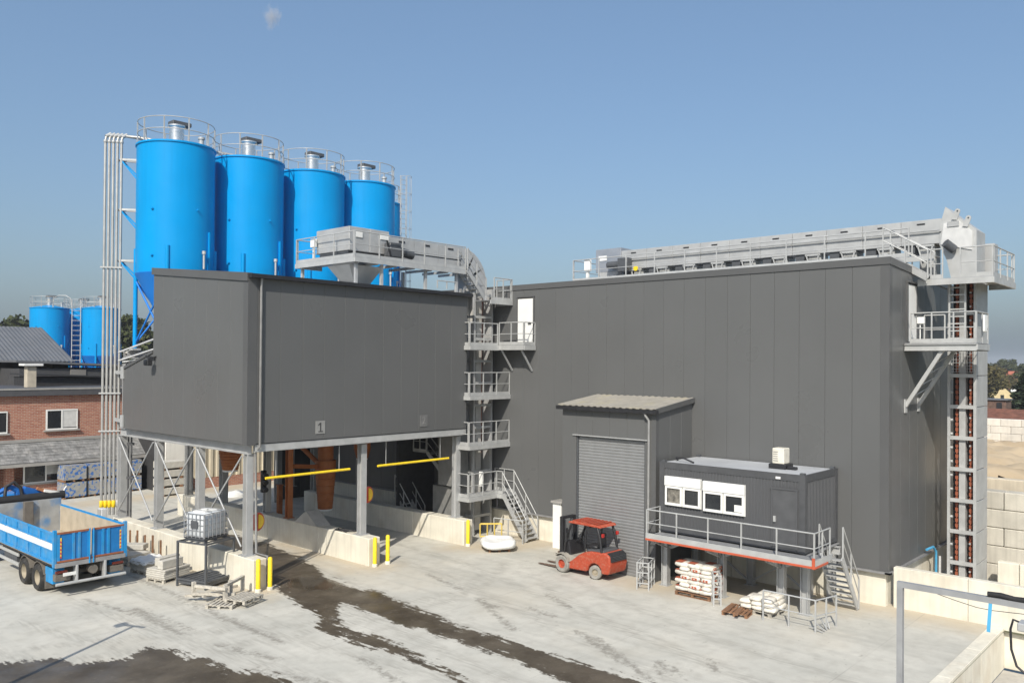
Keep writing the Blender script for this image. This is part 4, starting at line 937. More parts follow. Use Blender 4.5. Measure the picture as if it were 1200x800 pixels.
# head: casing bends up from the tower onto the conveyor
mb = MB(); mb.prism([(EY0-.04, ztp), (EY1-.1, ztp), (EY1+.1, 12.7), (EY1+.35, 13.3), (EY1+.35, 14.0), (EY1+.15, 14.75), (EY0+.75, 14.45), (EY0-.04, 13.75)], 'X', EX0+.02, EX1-.3); mb.build('head_housing', GALVL, t2)
mb = MB(); mb.prism([(EY0+.1, 13.0), (EY1+.3, 13.3), (EY1+.2, 14.1), (EY0+.6, 14.2), (EY0+.1, 13.7)], 'X', EX0-.02, EX0+.02); mb.build('head_cover', mat('pale_plate', (.60, .60, .585), .5, .2), t2)
for (yy, zz) in ((EY1-.30, 14.42), (EY0+.22, 14.12)):
    mb = MB(); mb.disc((EX0-.05, yy, zz+.1), .095, (1, 0, 0), .04, 20); mb.prism([(yy-.09, zz+.07), (yy+.09, zz+.13), (yy+.2, zz-.2), (yy+.02, zz-.24)], 'X', EX0-.069, EX0-.031); mb.build('lifting_ear', GALVL, t2, smooth=40); mb = MB(); mb.disc((EX0-.075, yy, zz+.1), .03, (1, 0, 0), .012, 12); mb.build('bolt', BLACK, t2)
mb = MB(); mb.tube((EX0-.35, EY1+.05, 13.3), (EX0-.1, EY1-.2, 13.05), .17, 14); mb.build('drive_motor', GRYST, t2, smooth=40)
mb = MB(); mb.box(EX0-.06, EX0-.03, EY0+.55, EY0+.95, 13.95, 14.15); mb.build('vent', GALV, t2)
mb = MB(); mb.cbox(EX1+.0, EX1+.6, EY0-.3, EY0+.6, ztp, 13.4, .02); mb.build('side_box', GALV, t2)
# upper platform
UZ = 11.85; ux0, ux1, uy0, uy1 = 33.7, 37.2, 7.22, 9.75
mb = MB(); mb.box(ux0, EX0-.05, uy0, uy1, UZ-.03, UZ); mb.box(EX0-.05, ux1, uy0, EY0-.08, UZ-.03, UZ-.001); mb.build('platform_floor', FLOOR, t2)
mb = MB(); mb.beam((ux0, uy0, UZ-.13), (ux0, uy1, UZ-.13), .07, .22); mb.beam((ux0, uy0, UZ-.131), (ux1, uy0, UZ-.131), .07, .22); mb.beam((ux1, uy0, UZ-.132), (ux1, EY0, UZ-.132), .07, .22); mb.build('platform_frame', GALVL, t2)
railing([(ux0+.03, uy0+.03, UZ), (ux0+.03, 8.3, UZ)], step=.55, parent=t2); railing([(ux0+.1, uy0+.03, UZ), (ux1, uy0+.03, UZ)], step=1.1, parent=t2); railing([(ux1-.03, uy0+.1, UZ), (ux1-.03, EY0, UZ)], step=.9, parent=t2)
railing([(ux0+.03, 8.9, UZ), (ux0+.03, 9.3, UZ)], step=.5, parent=t2)
stairs(t2, (33.75, 9.3, UZ), (33.75, 10.9, 12.85), .8, (1, 0, 0), nstep=5)
# lower platform with struts and ladder
PZ = 9.42; qx0, qx1, qy0 = 32.55, 34.25, 7.48
mb = MB(); mb.box(qx0, qx1, qy0, HY0-.1, PZ-.03, PZ); mb.build('platform_floor', FLOOR, t2)
mb = MB(); mb.ibeam((qx0, qy0, PZ-.16), (qx0, HY0-.1, PZ-.16), .14, .24, .025); mb.ibeam((qx1, qy0, PZ-.16), (qx1, HY0-.1, PZ-.16), .14, .24, .025); mb.beam((qx0, qy0, PZ-.15), (qx1, qy0, PZ-.15), .07, .2); mb.build('platform_frame', GALVL, t2)
railing([(qx0+.02, HY0-.3, PZ), (qx0+.02, qy0+.03, PZ)], step=.62, parent=t2); railing([(qx0+.1, qy0+.03, PZ), (qx1, qy0+.03, PZ)], step=.8, parent=t2); railing([(qx1, HY0-.3, PZ), (qx1, 8.95, PZ)], step=.5, parent=t2)
for xx in (qx0+.1, qx1-.05):
    mb = MB(); mb.beam((xx, HY0-.12, 7.1), (xx, 8.6, PZ-.25), .13, .13); mb.build('strut', GALVL, t2)
    mb = MB(); mb.box(xx-.12, xx+.12, HY0-.14, HY0-.088, 6.85, 7.35); mb.build('strut_plate', GALVL, t2)
mb = MB()
for k in range(4):
    f = .15+.2*k; g = f+.2; A = Vector((qx0+.1, HY0-.12, 7.1)).lerp(Vector((qx0+.1, 8.6, PZ-.25)), f); B = Vector((qx1-.05, HY0-.12, 7.1)).lerp(Vector((qx1-.05, 8.6, PZ-.25)), g); mb.tube(A, B, .02, 6)
mb.build('cross_brace', GALVL, t2)
for yy in (8.28, 8.82):
    mb = MB(); mb.beam((34.35, yy, PZ), (34.35, yy, UZ+.0), .06, .05); mb.build('ladder_stile', GALVL, t2)
rg = None
for i in range(9):
    if rg is None: mb = MB(); mb.box(34.32, 34.38, 8.3, 8.8, PZ+.2, PZ+.245); rg = mb.build('rung', GALVL, t2)
    else: clone(rg, t2, (0, 0, .27*i))
mb = MB(); mb.cbox(32.52, 32.7, 9.2, 9.45, PZ+.7, PZ+.95, .02); mb.path([(32.6, 9.35, PZ), (32.6, 9.35, PZ+.7)], .02, 6); mb.build('lamp', WHITE, t2)
mb = MB(); mb.cbox(33.2, 33.6, 7.38, 7.45, PZ+.4, PZ+1.0, .02); mb.build('switch_box', WHITE, t2)

# ------------------------------------------------------------------ office container on its steel deck
dk2 = thing('steel_deck', 'galvanised deck on posts with orange red edge carrying the office container', 'platform', (28, 14, 0))
DX0, DXB, DY_0, DY_1, DZ_ = 26.95, 30.85, 10.94, 17.45, 2.06
mb = MB(); mb.box(DX0, DXB, 11.6, DY_1, DZ_-.04, DZ_); mb.box(DX0, 28.45, DY_0, 11.6, DZ_-.04, DZ_-.001); mb.build('deck_floor', FLOOR, dk2)
mb = MB(); mb.beam((DX0-.0, DY_0, DZ_+.02), (DX0, DY_1, DZ_+.02), .03, .2); mb.beam((DX0, DY_0-.01, DZ_+.02), (28.45, DY_0-.01, DZ_+.02), .03, .2); mb.build('kick_plate', GALVL, dk2)
mb = MB(); mb.beam((DX0-.01, DY_0-.02, DZ_-.115), (DX0-.01, DY_1, DZ_-.115), .05, .07); mb.beam((DX0+.02, DY_0-.02, DZ_-.1155), (28.0, DY_0-.02, DZ_-.1155), .05, .07); mb.build('red_edge_beam', REDP, dk2)
mb = MB(); mb.box(DX0-.05, DX0-.02, DY_0-.03, DY_0+.07, DZ_-.16, DZ_+.2); mb.build('red_corner_mark', REDP, dk2)
for xx in (28.15, 30.5):
    mb = MB(); mb.ibeam((xx, DY_0+.5, DZ_-.2), (xx, DY_1, DZ_-.2), .2, .28, .025); mb.build('deck_beam', GALV, dk2)
dpo = None
for xx in (28.15, 30.5):
    for yy in (17.3, 14.9, 12.6, 11.75):
        if dpo is None: mb = MB(); mb.ibeam((xx, yy, .02), (xx, yy, DZ_-.34), .24, .26, .025, up=(0, 1, 0)); mb.box(xx-.2, xx+.2, yy-.2, yy+.2, 0, .025); dpo = mb.build('post', GALV, dk2); dq = (xx, yy)
        else: clone(dpo, dk2, (xx-dq[0], yy-dq[1], 0))
for yy in (17.1, 14.9, 12.6):
    for s_ in (-1, 1):
        mb = MB(); mb.beam((28.15, yy, DZ_-.55), (28.15, yy+s_*.45, DZ_-.34), .06, .16); mb.beam((28.05, yy, DZ_-.6), (27.0, yy+.05*s_, DZ_-.18), .05, .05); mb.build('bracket', GALV, dk2)
for (a, b) in ((17.2, 15.0), (14.8, 12.7)):
    for (z0, z1) in ((.2, 1.6), (1.6, .2)): mb = MB(); mb.beam((30.4, a, z0), (30.4, b, z1), .06, .06); mb.build('brace', GALV, dk2)
railing([(DX0+.02, DY_1-.03, DZ_), (DX0+.02, DY_0+.02, DZ_)], h=1.0, step=1.32, toe=False, parent=dk2)
railing([(DX0+.05, DY_1-.03, DZ_), (DX0+.95, DY_1-.03, DZ_)], h=1.0, step=1, toe=False, parent=dk2, skip0=True)
railing([(DX0+.05, DY_0+.02, DZ_), (28.3, DY_0+.02, DZ_)], h=1.0, step=.7, toe=False, parent=dk2, skip0=True)
stairs(dk2, (29.95, 10.98, .05), (28.45, 10.98, DZ_), .75, (0, 1, 0), nstep=9)
# container
ct = thing('office_container', 'dark grey site office container with white windows on steel deck', 'container', (29.4, 14.6, 2.1))
KX0, KX1, KY0, KY1, KZ0, KZ1 = 27.95, 30.8, 11.70, 17.42, 2.12, 4.80
CK = mat('container_grey', (.080, .082, .086), .5, 0, .06, .8, spec=.4)
def ribs(parent, a0, a1, z0, z1, fix, axis, name='wall'):
    mb = MB(); n = int((a1-a0)/.125); st = (a1-a0)/n; prof = []
    for i in range(n):
        a = a0+i*st; prof += [(a, 0), (a+st*.45, 0), (a+st*.55, .022), (a+st*.9, .022)]
    prof.append((a1, 0)); vs = []; fs = []
    for (a, d) in prof:
        for z in (z0, z1): vs.append((fix-.03+d, a, z) if axis == 'X' else (a, fix-.03+d, z))
    for i in range(len(prof)-1): fs.append((2*i, 2*i+2, 2*i+3, 2*i+1))
    mb.add(vs, fs); return mb.build(name, CK, parent)
mb = MB(); mb.box(KX0+.03, KX1, KY0+.03, KY1-.03, KZ0+.05, KZ1-.1); mb.build('body', CK, ct)
ribs(ct, KY0+.16, KY1-.16, KZ0+.18, KZ1-.24, KX0+.01, 'X'); ribs(ct, KX0+.16, KX1-.1, KZ0+.18, KZ1-.24, KY0+.01, 'Y')
mb = MB()
for z0, z1 in ((KZ0, KZ0+.18), (KZ1-.24, KZ1)):
    mb.box(KX0-.03, KX0+.06, KY0+.16, KY1-.16, z0, z1); mb.box(KX0+.16, KX1, KY0-.03, KY0+.06, z0, z1)
for (x, y) in ((KX0-.04, KY0-.04), (KX0-.04, KY1-.16), (KX1-.16, KY0-.04)): mb.box(x, x+.2, y, y+.2, KZ0-.005, KZ1+.005)
mb.build('frame', mat('container_frame', (.072, .074, .078), .45, spec=.4), ct)
mb = MB(); mb.box(KX0+.02, KX1, KY0+.02, KY1-.02, KZ1-.08, KZ1-.03); mb.build('roof', ROOFL, ct)
mb = MB()
for (x, y) in ((KX0, KY0), (KX0, KY1-.2), (KX1-.2, KY0), (KX1-.2, KY1-.2)): mb.box(x, x+.16, y+.02, y+.18, KZ1+.0, KZ1+.06)
mb.build('corner_casting', GRYST, ct)
def cwin(y0, y1, z0, z1):
    mb = MB(); mb.box(KX0-.06, KX0-.02, y0, y1, z0, z1); w = mb.build('window', WHITE, ct)
    mb = MB(); mb.cbox(KX0-.15, KX0-.06, y0, y1, z1-.36, z1, .012); mb.build('shutter_box', WHITE, w)
    hz_ = (y1-y0)/2
    for k in range(2):
        a = y0+k*hz_; zz0, zz1 = z0+.0, z1-.37
        mb = MB()
        for (p, q, r_, s_) in ((a+.02, a+.10, zz0+.02, zz1), (a+hz_-.10, a+hz_-.02, zz0+.02, zz1), (a+.10, a+hz_-.10, zz0+.02, zz0+.11), (a+.10, a+hz_-.10, zz1-.08, zz1)): mb.box(KX0-.125, KX0-.06, p, q, r_, s_)
        mb.build('sash', WHITE, w)
        mb = MB(); mb.box(KX0-.066, KX0-.061, a+.1, a+hz_-.1, zz0+.11, zz1-.08); mb.build('pane', GLASS if (k, y0 > 15) != (1, True) else mat('pane_with_room', (.20, .185, .155), .12, 0, .5, 3.5, col2=(.03, .03, .03), c2scale=4, c2amt=.8), w)
        mb = MB(); g_ = KX0-.105
        for (p, q, r_, s_) in ((a+.10, a+.112, zz0+.11, zz1-.08), (a+hz_-.112, a+hz_-.10, zz0+.11, zz1-.08)): mb.box(KX0-.098, KX0-.066, p, q, r_, s_)
        mb.build('seal', BLACK, w)
cwin(15.63, 17.18, 3.16, 4.28); cwin(13.86, 15.54, 3.12, 4.25)
mb = MB(); mb.box(KX0-.075, KX0-.071, 13.98, 14.28, 3.25, 3.5); mb.build('paper_in_window', WHITE, ct)
mb = MB(); mb.box(KX0-.055, KX0-.022, 11.98, 12.82, KZ0+.12, 4.24); d = mb.build('door', mat('container_door', (.084, .086, .09), .45, spec=.4), ct)
mb = MB(); mb.box(KX0-.075, KX0-.055, 11.92, 11.98, KZ0+.1, 4.3); mb.box(KX0-.075, KX0-.055, 12.82, 12.88, KZ0+.1, 4.3); mb.box(KX0-.08, KX0-.055, 11.90, 12.90, 4.24, 4.30); mb.build('door_frame', CK, d)
mb = MB(); mb.box(KX0-.12, KX0-.055, 12.7, 12.78, 3.1, 3.3); mb.build('door_handle', GALVL, d)
mb = MB(); mb.box(KX0-.06, KX0-.035, 12.55, 12.72, 4.60, 4.68); mb.build('small_sign', WHITE, ct)
ac = thing('roof_unit', 'cream square vent unit with dark base on container roof', 'vent unit', (29.6, 12.85, 4.8))
mb = MB(); mb.cbox(29.3, 29.8, 13.05, 13.5, 4.95, 5.52, .02); mb.build('casing', ACM, ac)
mb = MB()
for k in range(5): mb.box(29.29, 29.3, 13.28, 13.46, 5.05+k*.08, 5.08+k*.08)
mb.build('louvre', LEADG, ac)
mb = MB(); mb.cbox(29.2, 29.9, 12.95, 13.6, 4.77, 4.95, .02); mb.build('base', BLACK, ac); mb = MB(); mb.cbox(29.3, 29.5, 12.6, 12.94, 4.77, 4.88, .02); mb.build('pipe_box', BLACK, ac)
mb = MB(); mb.path([(29.0, 17.3, 4.78), (28.7, 17.2, 4.9), (28.6, 16.8, 4.92), (28.5, 16.3, 4.8)], .035, 6); tag(mb.build('roof_cable', CABLE), 'short black cable on container roof above left window', 'cable')

# ------------------------------------------------------------------ pallets, sacks and frames
def pallet(x, y, rz, lab, L=1.2, Wd=1.0, m=WOODG, z=0, group='wooden pallets'):
    t = thing('wooden_pallet', lab, 'pallet', (0, 0, 0), group)
    pl = None
    for i in range(7):
        yy = -Wd/2+.05+i*(Wd-.1)/6
        if pl is None: mb = MB(); mb.cbox(-L/2, L/2, yy-.045, yy+.045, .122, .144, .004); pl = mb.build('plank', m, t)
        else: clone(pl, t, (0, i*(Wd-.1)/6, 0))
    for xx in (-L/2+.05, 0, L/2-.05):
        mb = MB(); mb.box(xx-.05, xx+.05, -Wd/2, Wd/2, .10, .122); mb.build('stringer_board', m, t)
        for yy in (-Wd/2+.06, 0, Wd/2-.06): mb = MB(); mb.cbox(xx-.05, xx+.05, yy-.05, yy+.05, .022, .1, .004); mb.build('block', m, t)
    for yy in (-Wd/2+.06, 0, Wd/2-.06): mb = MB(); mb.box(-L/2, L/2, yy-.05, yy+.05, 0, .022); mb.build('bottom_board', m, t)
    t.location = (x, y, z); t.rotation_euler = (0, 0, rz); return t
def sack_mesh():
    mb = MB(); n, mth = 12, 7; vs = []; fs = []
    def se(c, p): return math.copysign(abs(c)**p, c)
    for j in range(mth+1):
        ph = -math.pi/2+math.pi*j/mth
        for i in range(n):
            th = 2*math.pi*i/n; x = .30*se(math.cos(th), .35)*se(math.cos(ph), .45); y = .19*se(math.sin(th), .35)*se(math.cos(ph), .45); z = .075*se(math.sin(ph), .8)
            z *= 1-.35*(abs(x)/.30)**4; vs.append((x+random.uniform(-.006, .006), y+random.uniform(-.006, .006), z+.075+random.uniform(-.005, .005)))
    for j in range(mth):
        for i in range(n): fs.append((j*n+i, j*n+(i+1) % n, (j+1)*n+(i+1) % n, (j+1)*n+i))
    mb.add(vs, fs); return mb
SACKW = sack_mesh().build('cement_sack', BAG, fix=False, smooth=70)
SB = []
for nm, poly, ax_, a0, a1 in (('printed_top', [(-.06, -.18), (.24, -.18), (.24, .18), (-.06, .18)], 'Z', .147, .152), ('printed_side', [(-.14, .04), (.16, .04), (.16, .105), (-.14, .105)], 'Y', -.197, -.186), ('printed_end', [(-.11, .04), (.11, .04), (.11, .105), (-.11, .105)], 'X', .284, .297), ('printed_end', [(-.1, .04), (.08, .04), (.08, .105), (-.1, .105)], 'X', -.297, -.284)):
    mb = MB(); mb.prism(poly, ax_, a0, a1); b_ = mb.build(nm, BAGR, fix=False); b_.parent = SACKW; SB.append(b_)
used = [False]
def sack(x, y, z, rz, lab, group, sc=1.0, printed=True):
    if not used[0]: o = SACKW; used[0] = True
    else:
        o = SACKW.copy(); COL.objects.link(o)
        if printed:
            for q in random.sample(SB, 3): b = q.copy(); COL.objects.link(b); b.parent = o
    o.location = (x, y, z); o.rotation_euler = (random.uniform(-.03, .03), random.uniform(-.03, .03), rz+random.uniform(-.05, .05)); o.scale = (sc*1.0, sc*1.1, sc*1.3)
    tag(o, lab, 'sack', group)
pallet(27.78, 15.62, R(90), 'wooden pallet under the tall stack of printed sacks', 1.45, 1.1, WOODB)
for L_ in range(7):
    for i in range(3):
        for j in range(3):
            if i == 2: continue
            a = 0 if (L_ % 2) else R(90)
            if L_ % 2: x, y = 27.62+i*.56-.06+random.uniform(-.03, .03), 14.92+j*.44+.04+random.uniform(-.03, .03)
            else: x, y = 27.5+i*.42, 14.98+j*.50
            if x > 28.4: x = 28.32
            sack(x, y+.15, .145+L_*.148, a, 'white sack with red print in the tall stack under the deck', 'sacks in the tall stack')
pallet(27.45, 13.0, R(84), 'wooden pallet under the low pile of white sacks', 1.3, 1.1, WOODG)
for L_ in range(3):
    for i in range(2):
        for j in range(3):
            if L_ == 2 and (j == 2): continue
            sack(27.15+i*.56, 12.5+j*.42+.05*L_, .145+L_*.148, R(random.choice((0, 6))), 'white sack in the low pile under the deck', 'sacks in the low pile', printed=False)
def loose_plank(x, y, z, L, rz, lab, m=WOODB, w=.12):
    mb = MB(); mb.cbox(-L/2, L/2, -w/2, w/2, 0, .03, .004); o = mb.build('plank', m, fix=False); o.location = (x, y, z); o.rotation_euler = (R(2), 0, rz); tag(o, lab, 'plank', 'loose brown planks')
loose_plank(26.55, 13.75, .15, 1.1, R(10), 'brown plank on broken pallet before the low sack pile, left one'); loose_plank(26.45, 13.35, .15, 1.1, R(16), 'brown plank on broken pallet before the low sack pile, right one')
pallet(26.75, 13.5, R(10), 'broken brown pallet lying before the low sack pile', 1.1, .9, WOODB)
def rack_frame(x, y, rz, lab, L=.9, D=.5, h=1.1):
    t = thing('trestle', lab, 'trestle', (0, 0, 0), 'small galvanised frames by the deck')
    for xx in (-L/2, 0, L/2):
        for yy in (-D/2, D/2): mb = MB(); mb.box(xx-.025, xx+.025, yy-.025, yy+.025, 0, h); mb.build('upright', GALVL, t)
    for z in (.25, h*.62, h-.03):
        for yy in (-D/2, D/2): mb = MB(); mb.box(-L/2+.025, L/2-.025, yy-.02, yy+.02, z-.02, z+.02); mb.build('rail', GALVL, t)
        for xx in (-L/2, L/2): mb = MB(); mb.box(xx-.02, xx+.02, -D/2+.025, D/2-.025, z-.02, z+.02); mb.build('rail', GALVL, t)
    t.location = (x, y, 0); t.rotation_euler = (0, 0, rz)
rack_frame(27.35, 17.7, R(20), 'small galvanised frame standing at left end of the deck', .95, .45, 1.05)
rack_frame(27.2, 14.62, R(35), 'small galvanised frame leaning by the tall sack stack', .6, .25, 1.1)
fe = thing('low_railing', 'freestanding galvanised railing on ground before the deck stairs', 'railing', (26.9, 11.4, 0))
railing([(26.5, 12.5, 0), (26.5, 10.72, 0)], h=1.02, step=.85, toe=False, parent=fe); railing([(26.53, 10.715, 0), (27.55, 10.45, 0)], h=1.02, step=.55, toe=False, parent=fe, skip0=True)
mb = MB()
for k in range(4): mb.beam((26.55+k*.18, 10.5, .03), (26.7+k*.18, 11.0-.1*k, .1+.12*k), .03, .03)
mb.build('loose_bars', GALVL, fe)

# white bulk bag on a pallet
pallet(28.1, 26.2, R(50), 'dark wooden pallet under the white bulk bag near elevator stairs', 1.2, 1.0, WOODB)
mb = MB(); vs = []; fs = []; n = 28
prof = [(.05, .02), (.58, .0), (.66, .12), (.67, .35), (.62, .55), (.52, .6), (.44, .52), (.2, .49), (.02, .5)]
for r_, z in prof:
    for i in range(n):
        a = 2*math.pi*i/n; q = (abs(math.cos(a))**3.5+abs(math.sin(a))**3.5)**(-1/3.5); k = r_*q*(1+.03*math.sin(5*a+z*9)); vs.append((k*math.cos(a), k*.92*math.sin(a), z+.02*math.sin(3*a+4*r_)+(.06*math.sin(2*a) if .3 < r_ < .6 and z > .3 else 0)))
for j in range(len(prof)-1):
    for i in range(n): fs.append((j*n+i, j*n+(i+1) % n, (j+1)*n+(i+1) % n, (j+1)*n+i))
mb.add(vs, fs); o = mb.build('bulk_bag', WHITEP, fix=False, smooth=70); o.scale = (1.3, 1.3, .58); o.location = (28.1, 26.2, .145); o.rotation_euler = (0, 0, R(50)); tag(o, 'slumped white bulk bag on pallet before elevator stairs', 'bag')
mb = MB(); mb.cbox(28.36, 28.42, 24.3, 24.7, .0, 2.3, .01); mb.cbox(28.3, 28.5, 24.15, 24.8, 2.3, 2.36, .01)
hp = thing('white_pillar', 'white box pillar with dark cap by the shutter annex corner', 'pillar', (29.6, 24.0, 0))
mb = MB(); mb.cbox(30.1, 30.6, 24.1, 24.6, 0, 2.1, .01); mb.build('cabinet', WHITE, hp); mb = MB(); mb.cbox(30.0, 30.65, 24.0, 24.65, 2.1, 2.2, .01); mb.build('cap', LEADG, hp)

# ------------------------------------------------------------------ tank on steel rack, slabs, pallets by the left wall
rk = thing('steel_rack', 'dark grey steel rack carrying the white liquid tank', 'rack', (0, 0, 0))
for xx in (-.72, .72):
    for yy in (-.72, .72): mb = MB(); mb.box(xx-.035, xx+.035, yy-.035, yy+.035, 0, 1.72); mb.build('leg', GRYST, rk)
for z in (.28, 1.69):
    for s_ in (-.72, .72):
        mb = MB(); mb.box(-.685, .685, s_-.03, s_+.03, z-.03, z+.03); mb.build('rail', GRYST, rk)
        mb = MB(); mb.box(s_-.03, s_+.03, -.685, .685, z-.028, z+.032); mb.build('rail', GRYST, rk)
mb = MB(); mb.box(-.68, .68, -.68, .68, .10, .24); mb.build('drip_tray', GRYST, rk)
for k in range(6): mb = MB(); mb.box(-.68, .68, -.6+k*.24-.04, -.6+k*.24+.04, .245, .262); mb.build('grate_bar', GRYST, rk)
for k in range(4): mb = MB(); mb.box(-.68, .68, -.5+k*.33-.05, -.5+k*.33+.05, 1.695, 1.715); mb.build('top_bar', GRYST, rk)
rk.location = (15.98, 30.3, 0); rk.rotation_euler = (0, 0, R(17))
ib = thing('liquid_tank', 'white caged plastic liquid tank on top of steel rack', 'tank', (0, 0, 0))
mb = MB(); mb.cbox(-.58, .58, -.48, .48, .15, 1.08, .07); mb.build('bottle', TANKM, ib, smooth=50)
mb = MB(); mb.cbox(-.4, .4, -.3, .3, 1.07, 1.12, .02); mb.tube((-.1, 0, 1.1), (-.1, 0, 1.17), .13, 16); mb.build('lid', WHITE, ib)
mb = MB()
for z in (.2, .42, .64, .86, 1.05):
    for s_ in (-.51, .51): mb.box(-.6, .6, s_-.012, s_+.012, z-.012, z+.012)
    for s_ in (-.61, .61): mb.box(s_-.012, s_+.012, -.5, .5, z-.012, z+.012)
for k in range(7):
    for s_ in (-.525, .525): mb.box(-.6+k*.2-.012, -.6+k*.2+.012, s_-.012, s_+.012, .15, 1.06)
for k in range(6):
    for s_ in (-.625, .625): mb.box(s_-.012, s_+.012, -.5+k*.2-.012, -.5+k*.2+.012, .15, 1.06)
for x in (-.25, .25): mb.box(x-.02, x+.02, -.52, .52, 1.12, 1.14)
mb.build('cage', CAGE, ib)
mb = MB(); mb.box(-.62, .62, -.52, .52, .10, .14)
for x in (-.5, 0, .5): mb.box(x-.06, x+.06, -.5, .5, 0, .1)
mb.build('base_frame', GRYST, ib)
mb = MB(); mb.box(-.642, -.637, -.2, .15, .5, .8); mb.build('label_plate', GRYST, ib)
ib.location = (15.98, 30.3, 1.725); ib.rotation_euler = (0, 0, R(17))
def slab_stack(x, y, rz, n, L, Wd, hgt, lab, base='slab'):
    pallet(x, y, rz, 'wooden pallet under '+lab, L, Wd, WOODG)
    for k in range(n):
        mb = MB(); mb.cbox(-L/2, L/2, -Wd/2, Wd/2, 0, hgt-.008, .01); o = mb.build('concrete_slab', STONEC, fix=False); o.location = (x+random.uniform(-.02, .02), y+random.uniform(-.02, .02), .145+k*hgt); o.rotation_euler = (0, 0, rz+random.uniform(-.03, .03)); tag(o, 'grey precast slab in '+lab, 'slab', 'slabs in '+lab)
slab_stack(15.3, 32.0, R(15), 5, 1.25, 1.0, .075, 'the stack of thin slabs beside the tank rack')
for k, (dx, dy) in enumerate(((-.25, 0), (.2, .1))):
    mb = MB(); mb.cbox(-.5, .5, -.14, .14, 0, .32, .015); o = mb.build('kerb_stone', STONEC, fix=False); o.location = (15.35+dx*.3, 32.05+dx*1.2, .525); o.rotation_euler = (0, 0, R(15)); tag(o, 'grey kerb stone lying on slab stack, '+('nearer one' if k == 0 else 'farther one'), 'kerb stone', 'kerb stones on the slab stack')
slab_stack(15.35, 33.7, R(10), 3, 1.1, 1.0, .12, 'the stack covered with a white sheet')
mb = MB(); vs = []; fs = []; n = 10
for j in range(n+1):
    for i in range(n+1):
        u_, v_ = i/n-.5, j/n-.5; e = max(abs(u_), abs(v_)); vs.append((u_*1.25, v_*1.15, .53+.03*math.sin(u_*17+v_*9)+.03*math.sin(v_*21)-(.14 if e > .45 else 0)))
for j in range(n):
    for i in range(n): a = j*(n+1)+i; fs.append((a, a+1, a+n+2, a+n+1))
mb.add(vs, fs); o = mb.build('plastic_sheet', WHITEP, fix=False, smooth=60); o.location = (15.35, 33.7, .02); o.rotation_euler = (0, 0, R(10)); sm = o.modifiers.new('Solid', 'SOLIDIFY'); sm.thickness = .01; tag(o, 'crumpled white plastic sheet draped over a low slab stack', 'sheet')
slab_stack(15.45, 35.6, R(12), 2, 1.1, 1.0, .15, 'the low stack in the truck shadow')
mb = MB(); mb.cbox(-.8, .8, -.25, .25, 0, .22, .02); o = mb.build('concrete_beam', STONEC, fix=False); o.location = (15.6, 36.4, .46); o.rotation_euler = (0, 0, R(-50)); tag(o, 'grey concrete beam lying behind the blue truck tailgate', 'beam')
st_ = thing('stake_rack', 'low rack with rusty upright stakes against the left lane wall', 'rack', (16.2, 36.5, 0))
for k in range(5):
    mb = MB(); mb.beam((16.3, 34.8+k*.75, 0), (16.3, 34.8+k*.75, .95+.1*(k % 2)), .08, .06); mb.build('stake', WOODB, st_)
mb = MB(); mb.beam((16.3, 34.6, .25), (16.3, 38.0, .25), .1, .1); mb.build('rail', WOODG, st_)
# pallets with frame in front of the rack
pallet(15.15, 27.2, R(35), 'grey wooden pallet lying flat left of yellow bollard', 1.25, 1.0, WOODG)
pallet(15.55, 26.75, R(20), 'upper grey wooden pallet lying skewed on another pallet', 1.0, .9, WOODG, z=.145)
wf = thing('timber_trestle', 'grey timber trestle of posts and rails on the pallets', 'trestle', (15.2, 27.6, 0))
for (a, b) in (((14.6, 27.9, .25), (16.1, 28.2, .28)), ((14.4, 28.3, .3), (15.4, 27.1, .32)), ((15.1, 27.3, .62), (16.2, 27.9, .66)), ((14.3, 28.6, .2), (15.0, 28.0, .2)), ((15.0, 27.0, .6), (14.5, 28.4, .55))):
    mb = MB(); mb.beam(a, b, .1, .09); mb.build('rail', WOODG, wf)
for (x, y) in ((15.05, 27.15), (16.15, 27.9), (14.5, 28.35), (15.5, 27.6)):
    mb = MB(); mb.box(x-.06, x+.06, y-.06, y+.06, .15, .7); mb.build('upright', WOODG, wf)

# ------------------------------------------------------------------ forklift (front towards +Y)
fk = thing('forklift', 'red forklift with black mast parked before the grey roller shutter', 'forklift', (0, 0, 0))
HW = .56
def loc_prism(poly, x0, x1, name, m, parent, bevel=0, smooth=None):
    mb = MB(); mb.prism(poly, 'X', x0, x1); return mb.build(name, m, parent, bevel=bevel, smooth=smooth)
# side profile (y, z): y forward
ch = [(-1.42, .42), (-1.36, .30), (-1.10, .28)]+[(-.68+.36*math.cos(R(a)), .28+.36*math.sin(R(a))) for a in (180, 150, 120, 90, 60, 30, 0)]+[(-.2, .24), (.7, .2), (.95, .3), (.55, .55), (.15, .85), (-.15, 1.0), (-.45, 1.08), (-1.25, 1.12), (-1.42, 1.02), (-1.47, .7)]
loc_prism(ch, -HW, HW, 'body', RED, fk, bevel=.05, smooth=40)
loc_prism([(-1.44, .78), (-1.5, .80), (-1.48, 1.02), (-1.3, 1.14), (-1.24, 1.10), (-1.38, .96)], -HW+.08, HW-.08, 'rear_grille', BLACK, fk, bevel=.015)
for k in range(4): mb = MB(); mb.box(-HW+.12, HW-.12, -1.515, -1.49, .82+k*.055, .84+k*.055); mb.build('grille_slat', GRYST, fk)
loc_prism([(-1.1, 1.1), (-.2, 1.02), (-.2, 1.12), (-1.05, 1.2)], -HW+.1, HW-.1, 'engine_hood', GRYST, fk, bevel=.03)
loc_prism([(.25, .35), (1.0, .35), (1.0, .62), (.7, .75), (.25, .72)], -HW+.02, HW-.02, 'floor_box', mat('dusty_grey_step', (.30, .28, .24), .8), fk, bevel=.02)
